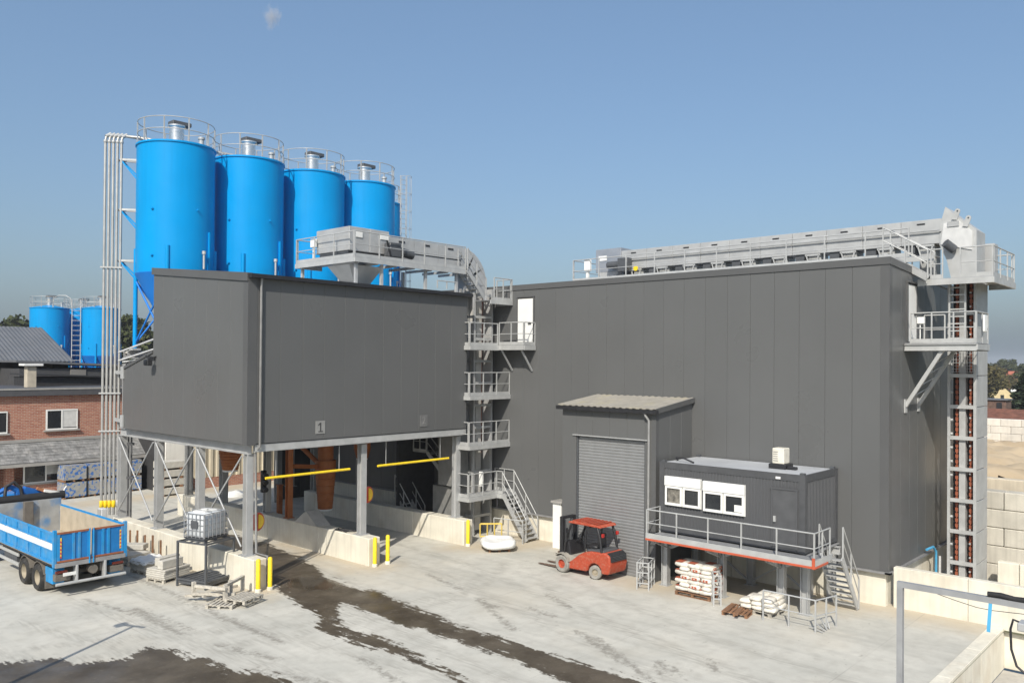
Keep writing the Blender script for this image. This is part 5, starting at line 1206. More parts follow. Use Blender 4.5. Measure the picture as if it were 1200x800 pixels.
loc_prism([(.62, .7), (1.0, .62), (1.0, 1.2), (.78, 1.3)], -HW+.12, HW-.12, 'dashboard', BLACK, fk, bevel=.03)
mb = MB(); mb.cbox(-.26, .26, -.55, -.05, 1.12, 1.26, .05); mb.cbox(-.25, .25, -.68, -.55, 1.2, 1.75, .05); mb.build('seat', BLACK, fk, smooth=40)
mb = MB(); mb.tube((0, .78, 1.2), (0, .45, 1.42), .03, 8); mb.path([(.17*math.cos(R(a)), .43+.06*math.sin(R(a)), 1.43+.15*math.sin(R(a))) for a in range(0, 361, 24)], .016, 6); mb.build('steering_wheel', BLACK, fk)
# overhead guard
for s_ in (-1, 1):
    mb = MB(); mb.path([(s_*(HW-.06), .98, .6), (s_*(HW-.06), .9, 1.2), (s_*(HW-.07), .62, 1.98), (s_*(HW-.08), .5, 2.1)], .045, 8); mb.path([(s_*(HW-.06), -1.0, 1.1), (s_*(HW-.07), -.92, 1.6), (s_*(HW-.08), -.78, 2.0), (s_*(HW-.1), -.7, 2.1)], .05, 8); mb.path([(s_*(HW-.05), -.15, 1.0), (s_*(HW-.06), -.22, 2.1)], .03, 8); mb.build('guard_pillar', BLACK, fk, smooth=50)
loc_prism([(-.95, 2.06), (-.85, 2.15), (.5, 2.17), (.72, 2.12), (.72, 2.06)], -HW+.02, HW-.02, 'roof_guard', RED, fk, bevel=.03)
for k in range(7): mb = MB(); mb.box(-HW+.1, HW-.1, -.75+k*.2, -.65+k*.2, 2.172, 2.19); mb.build('roof_bar', RED, fk)
# mast, carriage, forks
for s_ in (-1, 1):
    mb = MB(); mb.box(s_*.36-.05, s_*.36+.05, 1.12, 1.3, .08, 2.22); mb.build('mast_rail', BLACK, fk)
    mb = MB(); mb.box(s_*.22-.03, s_*.22+.03, 1.14, 1.26, .1, 2.1); mb.tube((s_*.16, 1.2, .2), (s_*.16, 1.2, 1.9), .03, 8); mb.build('lift_cylinder', GRYST, fk)
    mb = MB(); mb.prism([(1.42, .06), (2.6, .05), (2.6, .065), (1.47, .12), (1.47, .75), (1.42, .75)], 'X', s_*.28-.06, s_*.28+.06); mb.build('fork', mat('worn_fork', (.16, .10, .07), .6, .3), fk)
mb = MB()
for z in (.15, 1.15, 2.18): mb.box(-.36, .36, 1.14, 1.28, z-.05, z+.05)
mb.build('mast_crossbar', BLACK, fk)
mb = MB(); mb.box(-.52, .52, 1.34, 1.42, .18, .3); mb.box(-.52, .52, 1.34, 1.42, .6, .7); mb.build('carriage', BLACK, fk)
def wheel(parent, c, r, w, ax, tm, rm, name='wheel', n=28, hubr=.55):
    c = Vector(c); ax = Vector(ax).normalized(); q = Vector((0, 0, 1)).rotation_difference(ax)
    def L(prof):
        mb = MB(); mb.lathe(prof, n); mb.v = [tuple(q@Vector(p)+c) for p in mb.v]; return mb
    h = w/2
    t = L([(r*hubr, -h*.85), (r*.86, -h), (r*.97, -h*.75), (r, -h*.4), (r, h*.4), (r*.97, h*.75), (r*.86, h), (r*hubr, h*.85)]).build(name, tm, parent, smooth=35)
    rim = L([(0.001, -h*.35), (r*hubr*.45, -h*.35), (r*hubr*.5, -h*.15), (r*hubr*.8, -h*.1), (r*hubr, -h*.8), (r*hubr, h*.8), (r*hubr*.8, h*.1), (r*hubr*.5, h*.15), (r*hubr*.45, h*.35), (.001, h*.35)]).build('rim', rm, t, smooth=35)
    return t
for s_ in (-1, 1):
    wheel(fk, (s_*(HW-.02), .98, .36), .36, .26, (1, 0, 0), RUBG, RED, hubr=.5)
    wheel(fk, (s_*(HW-.10), -.68, .28), .28, .2, (1, .25, 0), RUBG, RIM, hubr=.5)
    mb = MB(); mb.path([(s_*(HW+.06), .6, 1.75), (s_*(HW+.2), .62, 1.8)], .012, 5); mb.cbox(s_*(HW+.2)-.07, s_*(HW+.2)+.07, .6, .63, 1.7, 1.9, .01); mb.build('mirror', BLACK, fk)
    mb = MB(); mb.cbox(s_*(HW-.1)-.06, s_*(HW-.1)+.06, -1.08, -.98, 1.7, 1.85, .02); mb.build('rear_lamp', REFL, fk)
    loc_prism([(.6, .5), (.64, .68), (.8, .79), (.98, .82), (1.18, .78), (1.3, .66), (1.26, .66), (1.15, .75), (.98, .785), (.82, .755), (.67, .66)], s_*(HW-.0)-.14, s_*(HW-.0)+.14, 'front_fender', mat('dusty_grey_step', (.30, .28, .24), .8), fk)
fk.location = (27.42, 20.42, 0); fk.rotation_euler = (0, 0, R(-3))

# ------------------------------------------------------------------ tipper truck (front towards +Y)
tr = thing('tipper_truck', 'blue tipper truck with white stripe seen from behind, open bed', 'truck', (0, 0, 0))
BW, BL, BZ0, BZ1 = 1.25, 6.3, 1.22, 2.34
def rbox(x0, x1, y0, y1, z0, z1, name, m, parent, c=.01): mb = MB(); mb.cbox(x0, x1, y0, y1, z0, z1, c); return mb.build(name, m, parent)
rbox(-BW, BW, 0.02, BL, BZ0-.08, BZ0+.04, 'bed_floor', SANDL, tr)
for s_ in (-1, 1):
    sd_ = rbox(min(s_*BW, s_*(BW-.05)), max(s_*BW, s_*(BW-.05)), .05, BL, BZ0+.04, BZ1, 'side_panel', TBLUE, tr)
    xo = s_*(BW+.042)
    mb = MB(); mb.box(min(s_*BW, xo), max(s_*BW, xo), .12, BL, BZ0+.52, BZ0+.74); mb.build('white_stripe', WHITE, sd_)
    for k in range(6):
        yy = .05+k*(BL-.1)/5; mb = MB(); mb.cbox(min(s_*BW, s_*(BW+.035)), max(s_*BW, s_*(BW+.035)), yy, yy+.09, BZ0+.02, BZ1+.02, .008); mb.build('side_rib', TBLUE, sd_)
    for (z0, z1) in ((BZ1-.06, BZ1+.03), (BZ0+.0, BZ0+.1), (BZ0+.46, BZ0+.51), (BZ0+.75, BZ0+.8)):
        mb = MB(); mb.cbox(min(s_*BW, s_*(BW+.028)), max(s_*BW, s_*(BW+.028)), .1, BL, z0, z1, .006); mb.build('side_rail', TBLUE, sd_)
    mb = MB(); mb.box(min(s_*(BW-.055), s_*(BW-.05)), max(s_*(BW-.055), s_*(BW-.05)), .1, BL-.05, BZ0+.05, BZ1-.03); mb.build('inner_liner', SANDL if s_ > 0 else TBED, sd_)
    rbox(s_*BW-.06, s_*BW+.06, -.06, .06, BZ0-.1, BZ1+.12, 'corner_post', TBLUE, tr)
    mb = MB(); mb.beam((s_*(BW+.03), .05, BZ0-.05), (s_*(BW+.03), BL, BZ0-.05), .04, .04); mb.build('rubber_strip', RUB, tr)
    # lamps, plates
    rbox(s_*1.0-.2, s_*1.0+.2, -.02, .08, BZ0-.34, BZ0-.25, 'tail_lamp', mat('dark_lamp', (.12, .02, .012), .3), tr)
    rbox(s_*.95-.26, s_*.95+.26, .0, .25, BZ0-.62, BZ0-.38, 'lamp_bracket', CHASS, tr)
    rbox(s_*1.0-.2, s_*1.0+.2, .28, 1.0, BZ0-.75, BZ0-.2, 'rear_locker', TBLUE, tr)
    # hazard boards
    hz_ = rbox(s_*1.09-.06, s_*1.09+.06, -.055, -.045, BZ0+.25, BZ0+.95, 'hazard_board', SIGNY, tr, .002)
    for k in range(5):
        mb = MB(); x0, x1 = s_*1.09-.058, s_*1.09+.058; z = BZ0+.27+k*.135; dz = .06 if s_ > 0 else -.06
        mb.add([(x0, -.058, z), (x1, -.058, z+dz), (x1, -.058, z+dz+.07), (x0, -.058, z+.07)], [(0, 1, 2, 3)]); mb.build('red_stripe', SIGNR, hz_)
rbox(-BW, BW, BL-.03, BL+.05, BZ0, BZ1+.35, 'headboard', TBED, tr)
mb = MB(); mb.tube((-BW-.1, BL+.1, BZ1+.42), (BW+.15, BL+.1, BZ1+.42), .17, 14); mb.build('tarpaulin_roll', mat('black_tarp', (.015, .015, .016), .75, bump=.6, bscale=8), tr, smooth=50)
rbox(-.25, .1, BL-.2, BL-.03, BZ0+.4, BZ1+.3, 'ladder_post', CHASS, tr)
# tailgate: two doors
for s_ in (-1, 1):
    d = rbox(min(s_*.03, s_*(BW-.07)), max(s_*.03, s_*(BW-.07)), -.03, .02, BZ0+.05, BZ1, 'tail_door', mat('tailgate_blue', (.006, .16, .43), .45, 0, .1, 3), tr)
    for xx in (.08, .42, .62, 1.13):
        mb = MB(); mb.cbox(s_*xx-.05, s_*xx+.05, -.06, -.03, BZ0+.06, BZ1-.02, .006); mb.build('door_rib', TBLUE, d)
    mb = MB(); mb.cbox(min(s_*.03, s_*(BW-.07)), max(s_*.03, s_*(BW-.07)), -.065, -.02, BZ1-.04, BZ1+.03, .006); mb.build('top_edge', mat('rusty_edge', (.26, .09, .04), .8), d)
    mb = MB(); mb.cbox(min(s_*.03, s_*(BW-.07)), max(s_*.03, s_*(BW-.07)), -.066, -.02, BZ0+.06, BZ0+.13, .006); mb.build('bottom_edge', mat('rusty_edge', (.26, .09, .04), .8), d)
    mb = MB(); mb.tube((s_*.07, -.09, BZ0-.1), (s_*.07, -.09, BZ1+.05), .025, 8); mb.build('lock_bar', TBLUE, d)
rbox(-BW, BW, -.07, .06, BZ0-.12, BZ0+.04, 'rear_sill', mat('sill_grey', (.28, .28, .28), .6, .2), tr)
mb = MB(); mb.tube((-BW+.02, -.12, .52), (BW-.02, -.12, .52), .055, 10); mb.build('underrun_bar', GALVL, tr, smooth=50)
for s_ in (-1, 1): rbox(s_*.5-.04, s_*.5+.04, -.1, .2, .5, BZ0-.1, 'bar_arm', GALV, tr)
rbox(-.98, -.48, -.09, -.075, .78, .9, 'number_plate', WHITE, tr, .003)
mb = MB(); mb.tube((.1, -.02, .85), (.1, .25, .85), .16, 16); mb.build('coupling', CHASS, tr)
for s_ in (-1, 1): rbox(s_*.42-.05, s_*.42+.05, .1, 8.6, .72, 1.02, 'chassis_rail', CHASS, tr)
rbox(-.9, .9, 2.8, 4.0, .55, 1.0, 'tank_box', CHASS, tr)
for yy in (1.62, 3.0, 8.0):
    for s_ in (-1, 1):
        wheel(tr, (s_*(BW-.2), yy, .5), .5, .34 if yy > 5 else .5, (1, 0, 0), RUB, RIM, hubr=.56)
    mb = MB(); mb.tube((-1, yy, .5), (1, yy, .5), .09, 8); mb.build('axle', CHASS, tr)
for s_ in (-1, 1):
    for yy in (1.62, 3.0):
        mb = MB(); vs = []; fs = []
        for i in range(9):
            a = R(20+i*17.5); vs += [(s_*(BW-.02), yy+.6*math.cos(a), .5+.6*math.sin(a)), (s_*(BW-.5), yy+.6*math.cos(a), .5+.6*math.sin(a))]
        for i in range(8): fs.append((2*i, 2*i+1, 2*i+3, 2*i+2))
        mb.add(vs, fs); o = mb.build('mudguard', CHASS, tr); sm = o.modifiers.new('Solid', 'SOLIDIFY'); sm.thickness = .03
    rbox(min(s_*(BW-.48), s_*(BW-.02)), max(s_*(BW-.48), s_*(BW-.02)), .93, .96, .18, .75, 'mud_flap', CHASS, tr)
    for z in (.62, .98):
        mb = MB(); mb.beam((s_*(BW-.06), 3.75, z), (s_*(BW-.06), 6.3, z), .04, .12); mb.build('side_guard', GALVL, tr)
    rbox(min(s_*(BW-.3), s_*(BW-.12)), max(s_*(BW-.3), s_*(BW-.12)), 4.2, 5.6, .6, 1.05, 'fuel_tank', GRYST, tr)
# cab and folded crane
loc_prism([(7.35, .75), (9.3, .75), (9.35, 1.6), (9.1, 2.75), (7.4, 2.85)], -1.22, 1.22, 'cab', mat('cab_blue', (.01, .20, .55), .35, coat=.3), tr, bevel=.06)
loc_prism([(9.34, 1.7), (9.14, 2.6), (9.16, 2.6), (9.36, 1.7)], -1.1, 1.1, 'windscreen', GLASS, tr)
for s_ in (-1, 1): loc_prism([(8.2, 1.75), (9.0, 1.75), (8.9, 2.55), (8.2, 2.55)], s_*1.225-.006, s_*1.225+.006, 'side_window', GLASS, tr)
mb = MB(); mb.beam((-.2, 6.75, 1.0), (-.2, 6.75, 3.1), .35, .35); mb.path([(-.2, 6.75, 3.0), (-.6, 6.75, 3.25), (-1.1, 6.8, 3.0), (-1.1, 6.8, 2.4)], .12, 8); mb.beam((-.1, 6.7, 3.1), (.85, 6.75, 2.75), .28, .26); mb.build('crane', mat('crane_blue', (.01, .12, .42), .5), tr)
mb = MB(); mb.path([(-.85, 6.6, 2.7), (-.8, 6.6, 3.3), (-.5, 6.6, 3.45), (-.25, 6.6, 3.2), (-.2, 6.5, 2.8)], .07, 8); mb.build('crane_hose', CABLE, tr, smooth=60)
mb = MB(); mb.beam((.35, 6.5, 3.12), (1.0, 6.5, 2.8), .12, .12); mb.build('crane_ram', mat('rust_ram', (.33, .14, .06), .6), tr)
mb = MB(); mb.beam((.6, 6.45, 3.0), (1.2, 6.45, 2.85), .3, .1); mb.path([(1.35, 6.4, 2.75), (1.42, 6.4, 3.0), (1.5, 6.4, 3.1)], .03, 6); mb.build('crane_hook', WHITE, tr)
tr.location = (12.45, 32.2, 0); tr.rotation_euler = (0, 0, R(.5))

# lamp post outside the view on the left, whose shadow reaches into the yard
lp = thing('lamp_post', 'grey yard lamp post outside the left edge of the view', 'lamp post', (5.63, 23.6, 0))
mb = MB(); mb.lathe([(.09, 0), (.075, 3), (.055, 6)], 12, (5.63, 23.6, 0)); mb.build('pole', GALV, lp, smooth=50)
mb = MB(); mb.beam((5.45, 24.0, 6.0), (5.8, 23.2, 6.0), .07, .07); mb.cbox(5.3, 5.6, 23.9, 24.2, 5.85, 6.05, .02); mb.build('lamp_head', GRYST, lp)

# ------------------------------------------------------------------ brick office house on the left
HB = 57.0
bh = thing('brick_house', 'two storey red brick house with flat roof and slate canopy', 'house', (16, HB, 0))
mb = MB(); mb.box(2.0, 25.0, HB, HB+9, 0, 6.35); mb.build('wall', BRICK, bh)
mb = MB(); mb.cbox(1.8, 25.2, HB-.3, HB+9.2, 6.3, 6.75, .02); mb.build('roof_edge', mat('dark_fascia', (.07, .07, .075), .6), bh)
mb = MB(); mb.box(1.78, 25.22, HB-.33, HB-.28, 6.68, 6.79); mb.build('roof_trim', LEADG, bh)
def hwin(x0, x1, z0, z1, y=HB, panes=2, blind=.35, proud=.05):
    mb = MB(); mb.box(x0, x1, y-proud, y+.02, z0, z1); w = mb.build('window', mat('window_back', (.10, .10, .10), .6), bh)
    wd = (x1-x0)/panes; mb = MB(); t = .085
    mb.box(x0, x1, y-proud-.05, y-proud, z1-t, z1); mb.box(x0, x1, y-proud-.05, y-proud, z0, z0+t)
    for k in range(panes+1): xx = x0+k*wd; mb.box(max(x0, xx-t/2), min(x1, xx+t/2)+(t/2 if k == 0 else 0), y-proud-.05, y-proud, z0+t, z1-t)
    mb.build('window_frame', WHITE, w)
    for k in range(panes):
        mb = MB(); mb.box(x0+k*wd+t/2, x0+(k+1)*wd-t/2, y-proud-.02, y-proud-.012, z0+t, z1-t); mb.build('pane', GLASS, w)
        if blind and (k % 2): mb = MB(); mb.box(x0+k*wd+t/2, x0+(k+1)*wd-t/2, y-proud-.028, y-proud-.021, z1-t-(z1-z0-2*t)*blind, z1-t); mb.build('blind', BLIND, w)
    mb = MB(); mb.box(x0-.12, x1+.12, y-proud-.14, y+.01, z0-.09, z0); mb.build('window_sill', LEADG, w)
hwin(19.22, 21.1, 4.13, 5.42, blind=.95); hwin(15.2, 17.05, 4.05, 5.4, blind=0)
# slate canopy with lead strip, built row by row
cz0, cz1, cy0, cy1 = 2.3, 3.45, HB-1.5, HB-.06
sl_ = MB(); sl_.add([(2, cy0, cz0), (25.3, cy0, cz0), (25.3, cy1, cz1), (2, cy1, cz1), (2, cy0, cz0-.14), (25.3, cy0, cz0-.14), (25.3, cy1, cz0-.14), (2, cy1, cz0-.14)], [(0, 1, 2, 3), (4, 7, 6, 5), (0, 4, 5, 1), (1, 5, 6, 2), (2, 6, 7, 3), (3, 7, 4, 0)])
can = sl_.build('canopy', mat('canopy_deck', (.16, .16, .16), .7), bh)
mb = MB(); rows = 7; nrm = Vector((0, -(cz1-cz0), cy1-cy0)).normalized(); dv = Vector((0, cy1-cy0, cz1-cz0))/rows
for j in range(rows):
    p = Vector((2, cy0, cz0))+dv*j; x = 2.0-(.16 if j % 2 else 0)
    while x < 25.2:
        w = .33; l0 = .012+random.uniform(0, .012); a = Vector((x+.008, p.y, p.z))+nrm*(l0+.02); b = Vector((x+w-.008, p.y, p.z))+nrm*(l0+.02); c = b+dv*1.02-nrm*.016; d_ = a+dv*1.02-nrm*.016
        mb.add([a, b, c, d_, a-nrm*.03, b-nrm*.03], [(0, 1, 2, 3), (0, 4, 5, 1)]); x += w
mb.build('slates', mat('grey_slate', (.20, .20, .195), .75, 0, .35, 2.6, col2=(.38, .37, .35), c2scale=2.2, c2amt=.6), can, kind='stuff')
mb = MB(); mb.box(1.9, 25.35, HB-.2, HB-.001, 3.43, 3.62); mb.build('lead_strip', LEADG, can)
mb = MB(); mb.box(1.9, 25.3, cy0-.12, cy0-.0, cz0-.2, cz0-.02); mb.build('gutter', LEADG, can)
# ground floor bay
mb = MB(); mb.prism([(17.3, HB), (17.7, HB-.75), (23.2, HB-.75), (23.4, HB)], 'Z', 0, .95); mb.build('bay_wall', BRICK, bh)
mb = MB(); mb.prism([(17.3, HB), (17.7, HB-.7), (23.2, HB-.7), (23.4, HB)], 'Z', 2.12, 2.25); mb.build('bay_head', WHITE, bh)
hwin(17.75, 20.3, .95, 2.12, y=HB-.66, panes=2, blind=.6); hwin(20.4, 23.1, .95, 2.12, y=HB-.66, panes=2, blind=0)
mb = MB(); mb.box(14.3, 16.6, HB-.08, HB+.02, 0, 2.15); d = mb.build('door', GLASS, bh); mb = MB()
for x in (14.3, 15.4, 16.5): mb.box(x, x+.1, HB-.14, HB-.08, 0, 2.2)
mb.box(14.4, 16.5, HB-.135, HB-.08, 2.1, 2.2); mb.box(14.4, 16.5, HB-.135, HB-.08, .0, .3); mb.build('door_frame', WHITE, d)
mb = MB(); mb.cbox(16.75, 17.2, HB-.9, HB-.5, 0, 2.2, .01); mb.build('brick_pier', BRICK, bh)
for x in (24.3,): mb = MB(); mb.cbox(x-.25, x+.3, HB-.25, HB, 5.7, 5.95, .02); mb.cbox(x-.15, x+.2, HB-.2, HB, 6.0, 6.25, .02); mb.build('wall_lamp', GRYST, bh)
chm = thing('chimney', 'cream chimney with flat cap on the brick house roof', 'chimney', (19.2, 60.5, 6.7)); mb = MB(); mb.cbox(19.1, 19.65, 60, 60.6, 6.7, 8.1, .01); mb.build('stack', mat('chimney_render', (.46, .41, .32), .85, 0, .12, 3), chm); mb = MB(); mb.cbox(18.85, 20.0, 59.8, 60.85, 8.15, 8.3, .01); mb.box(19.15, 19.6, 60.05, 60.55, 8.1, 8.15); mb.build('cap', WHITE, chm)
# sheds behind
s1_ = thing('grey_shed', 'long shed with grey ribbed metal roof behind the brick house', 'shed', (18, 73, 0))
mb = MB(); mb.box(-10, 25.3, 70.2, 84, 0, 8.4); mb.build('wall', DSHED, s1_)
for x in (-2, 6, 17.0, 22.8): mb = MB(); mb.box(x, x+1.3, 70.12, 70.2, 0, 8.35); mb.build('pale_panel', LSHED, s1_)
mb = MB(); vs = []; fs = []; n = 118
for i in range(n*2+1):
    x = -10.3+35.9*i/(n*2); dz = .05 if i % 2 else 0; vs += [(x, 69.7, 8.42+dz), (x, 77, 11.25+dz), (x, 84.4, 8.4+dz)]
for i in range(n*2): o = 3*i; fs += [(o, o+3, o+4, o+1), (o+1, o+4, o+5, o+2)]
mb.add(vs, fs); o = mb.build('roof', SLATEROOF, s1_); sm = o.modifiers.new('Solid', 'SOLIDIFY'); sm.thickness = .05
mb = MB(); mb.add([(25.3, 70.2, 8.3), (25.3, 84, 8.3), (25.3, 77, 11.1)], [(0, 1, 2)]); mb.build('gable', DSHED, s1_)
s2_ = thing('dark_shed', 'dark flat roofed shed behind the brick house below the far silos', 'shed', (29, 66, 0))
mb = MB(); mb.box(20.5, 36, 66, 76, 0, 7.9); mb.build('wall', mat('shed_dark_grey', (.06, .06, .062), .7), s2_)
mb = MB(); mb.prism([(20.2, 8.35), (36.3, 7.75), (36.3, 7.9), (20.2, 8.5)], 'Y', 65.7, 76.2); mb.build('roof', SLATEROOF, s2_)
for x in (23.9, 27.2): mb = MB(); mb.box(x, x+1.1, 65.92, 66, 5, 7.85); mb.build('pale_panel', LSHED, s2_)
s3_ = thing('roof_cabin', 'low black cabin on the roof behind the chimney', 'cabin', (22, 62, 6.6))
mb = MB(); mb.box(20.0, 25.2, 62.3, 65.5, 6.3, 7.35); mb.build('wall', mat('black_felt', (.025, .025, .027), .8), s3_); mb = MB(); mb.prism([(19.8, 7.5), (25.5, 7.3), (25.5, 7.4), (19.8, 7.6)], 'Y', 62.0, 65.7); mb.build('roof', mat('black_felt', (.025, .025, .027), .8), s3_)
# far silos
fs1 = make_silo('far blue silo left of the pair behind the sheds', 1.8, 5.0, 9.8, 0, 0, group='far blue silos behind the sheds'); fs1.location = (31.3, 92.0, 4.0)
for (x, y, lab) in ((34.9, 88.2, 'far blue silo right of the pair, partly behind the pipes'), (35.2, 94.0, 'far blue silo mostly hidden between the two far silos')):
    c = copy_tree(fs1); c.location = (x, y, 4.0); c['label'] = lab
fl2 = thing('far_ladder', 'white ladder with hoop top between the far blue silos', 'ladder', (32.5, 89.4, 4))
mb = MB()
for d_ in (0, .6): mb.tube((32.35+d_, 89.0-d_, 6), (32.35+d_, 89.0-d_, 14.6), .05, 6)
mb.path([(31.0, 90.4, 13.8), (31.05, 90.3, 14.7), (31.4, 89.9, 15.0), (31.9, 89.4, 15.0), (32.25, 89.1, 14.7), (32.3, 89.0, 13.8)], .04, 6); mb.build('stile', GALVL, fl2)
for i in range(14): mb = MB(); mb.tube((32.35, 89, 7+i*.5), (32.95, 88.4, 7+i*.5), .025, 5); mb.build('rung', GALVL, fl2)
fs1['label'] = 'far blue silo left of the pair behind the sheds'

# white corrugated shed behind the lanes
ws = thing('cream_shed', 'cream corrugated shed with white sliding door seen under the loading building', 'shed', (30, 53, 0))
mb = MB(); mb.box(24.9, 37, 53.05, 60, 0, 6.2); mb.build('wall', BACK, ws)
n = 0; x = 27.0; sh0 = None
while x < 36.9:
    if sh0 is None:
        mb = MB(); mb.prism([(x, 53.04), (x, 52.97), (x+.1, 52.97), (x+.14, 52.9), (x+.34, 52.9), (x+.38, 52.97), (x+.48, 52.97), (x+.48, 53.04)], 'Z', .7, 6.2); sh0 = mb.build('sheet', CREAM, ws)
    else: clone(sh0, ws, (n*.5, 0, 0))
    n += 1; x += .5
mb = MB(); mb.box(26.9, 37, 52.93, 53.04, 0, .7); mb.build('brick_base', BRICK, ws)
mb = MB(); mb.cbox(25.0, 26.6, 52.8, 52.95, .05, 4.4, .01); mb.build('sliding_door', CREAMW, ws)
mb = MB(); mb.box(24.9, 37, 52.75, 53.0, 4.45, 4.6); mb.build('door_track', mat('rust_track', (.22, .13, .06), .8), ws)
mb = MB(); vs = [(.9*math.cos(a*.9)*random.uniform(.5, 1), .4*math.sin(a*.9)*random.uniform(.5, 1), 0) for a in range(7)]
def lump(name, x, y, z, sx, sy, sz, m, lab, cat, seed=1):
    rnd = random.Random(seed); mb = MB(); n, k = 14, 6; vs = []; fs = []
    for j in range(k+1):
        ph = math.pi/2*j/k
        for i in range(n):
            th = 2*math.pi*i/n; q = 1+rnd.uniform(-.15, .15); vs.append((sx*math.cos(th)*math.cos(ph)*q, sy*math.sin(th)*math.cos(ph)*q, sz*math.sin(ph)*(1+rnd.uniform(-.1, .1))))
    for j in range(k):
        for i in range(n): fs.append((j*n+i, j*n+(i+1) % n, (j+1)*n+(i+1) % n, (j+1)*n+i))
    mb.add(vs, fs); o = mb.build(name, m, fix=False, smooth=60); o.location = (x, y, z); tag(o, lab, cat)
lump('white_bag', 27.5, 48.5, 0, .8, .4, .35, WHITEP, 'small white bag on ground behind the lanes', 'bag', 3)
# block packs
def pack(x, y, z, w, lab):
    t = thing('block_pack', lab, 'block pack', (x+w/2, y, z), 'wrapped block packs beside the brick house')
    for k in range(4): mb = MB(); mb.cbox(x+.01, x+w-.01, y, y+1.1, z+.12+k*.22, z+.12+(k+1)*.22-.006, .012); mb.build('block_layer', STONEC, t)
    mb = MB(); mb.box(x-.002, x+w+.002, y-.012, y+1.112, z+.13, z+1.0); mb.build('printed_wrap', SPOT, t)
    mb = MB()
    for q in (0, .45, .9): mb.box(x+q*(w-.1), x+q*(w-.1)+.1, y, y+1.1, z, z+.11)
    mb.build('pallet', WOODB, t)
for i, (x, w) in enumerate(((19.5, 1.3), (20.95, .95), (22.05, 1.1), (23.3, 1.1))):
    for k in range(2): pack(x, 54.6+.12*i, k*1.04, w, ('lower' if k == 0 else 'upper')+' wrapped block pack, '+('first', 'second', 'third', 'fourth')[i]+' stack from brick house bay window')
def stack2(x, y, lab, n=4, g='slabs stacked behind the left brace'):
    for k in range(n):
        mb = MB(); mb.cbox(x, x+1.6, y, y+1.0, .1+k*.55, .1+k*.55+.42, .02); o = mb.build('concrete_slab', STONEC); od = ('lowest', 'second lowest', 'second highest', 'topmost')[k]; tag(o, od+' '+lab, 'slab', g)
        mb = MB(); mb.box(x+.1, x+.3, y, y+1, k*.55-.03, .1+k*.55); mb.box(x+1.3, x+1.5, y, y+1, k*.55-.03, .1+k*.55); tag(mb.build('timber_batten', WOODB), 'timber battens under the '+od+' thick slab of the tall stack before white sliding door', 'timber', 'battens in slab stack')
stack2(24.0, 51.4, 'thick grey slab in the tall stack before the white sliding door', 4)

# ------------------------------------------------------------------ right side: retaining walls, gantry, sand
rw = thing('retaining_wall', 'pale concrete retaining wall running right from the hall corner', 'wall', (31.3, 5, 0))
y = 9.82
for i in range(7):
    mb = MB(); mb.cbox(31.2, 31.5, y-2.4+.006, y-.006, -1.3, 1.42, .015); mb.build('wall_section', CONC, rw); y -= 2.4
kw = thing('pit_wall', 'low concrete wall edging the sunken pit at lower right', 'wall', (25, 6.5, -1.3))
x = 19.0
for i in range(4):
    mb = MB(); mb.cbox(x+.004, x+3.05-.004, 6.33, 6.74, -1.3, .035, .012); mb.build('wall_section', CONC, kw); x += 3.05
gt = thing('gantry_frame', 'grey steel gantry frame with black roll on its beam at lower right', 'gantry', (16.0, 4.9, 0))
GG = mat('gantry_grey', (.30, .305, .31), .5, .2)
mb = MB(); mb.box(15.95, 16.05, 4.86, 4.96, -.06, 4.58); mb.build('post', GG, gt)
mb = MB(); mb.box(15.95, 16.05, -3.5, 4.96, 4.58, 4.68); mb.build('beam', GG, gt)
mb = MB(); mb.box(15.95, 16.05, -3.6, -3.5, -.06, 4.58); mb.build('post', GG, gt)
mb = MB(); mb.path([(16.0, 3.5-.2*i, 4.72+.015*math.sin(i*2.1)) for i in range(24)], .048, 8); mb.build('black_roll', mat('black_tarp', (.015, .015, .016), .75), gt, smooth=50)
mb = MB(); mb.beam((15.96, 3.48, 4.09), (15.96, 3.45, 4.58), .055, .01, up=(1, 0, 0)); mb.build('blue_strap', LBLUE, gt)
mb = MB(); mb.path([(16, 4.29, 4.57), (16, 3.98, 4.51), (16, 3.67, 4.46), (16, 3.43, 4.455), (16, 2.96, 4.49), (16, 2.2, 4.56)], .006, 5); mb.build('slack_wire', CABLE, gt)
mb = MB(); mb.add([(-2, -10, -.03), (18.9, -10, -.03), (18.9, 6.72, -.03), (-2, 6.72, -.03)], [(0, 1, 2, 3)]); struct(mb.build('concrete_apron', CONCG))
su = thing('hose_bracket', 'black hose hanging from grey bracket at right picture edge', 'hose', (24, 4.3, -1.3))
mb = MB(); mb.box(23.9, 24.1, 3.9, 4.1, -1.3, 2.2); mb.build('post', GALV, su); mb = MB(); mb.cbox(23.75, 24.2, 3.9, 4.55, 2.05, 2.25, .02); mb.build('bracket', GALV, su)
mb = MB(); mb.path([(24, 4.5, 2.2), (24, 4.68, 2.25), (24, 4.74, 2.0), (24, 4.72, 1.5), (24, 4.6, 1.1), (24, 4.4, .95), (24, 4.1, 1.0), (24, 4.0, 1.3)], .03, 6); mb.build('hose', CABLE, su, smooth=60)
bp_ = thing('blue_pipe', 'pale blue pipe and bent hose at foot of hall end wall', 'pipe', (35.5, 9.6, 0))
mb = MB(); mb.path([(34.9, 9.75, 1.45), (35.4, 9.65, 1.5), (35.6, 9.6, 1.3), (35.6, 9.6, -1.2)], .05, 8); mb.build('pipe', LBLUE, bp_, smooth=50)
mb = MB(); mb.tube((35.75, 9.5, -1.2), (35.75, 9.5, 1.1), .05, 8); mb.build('grey_pipe', ALU, bp_, smooth=50)
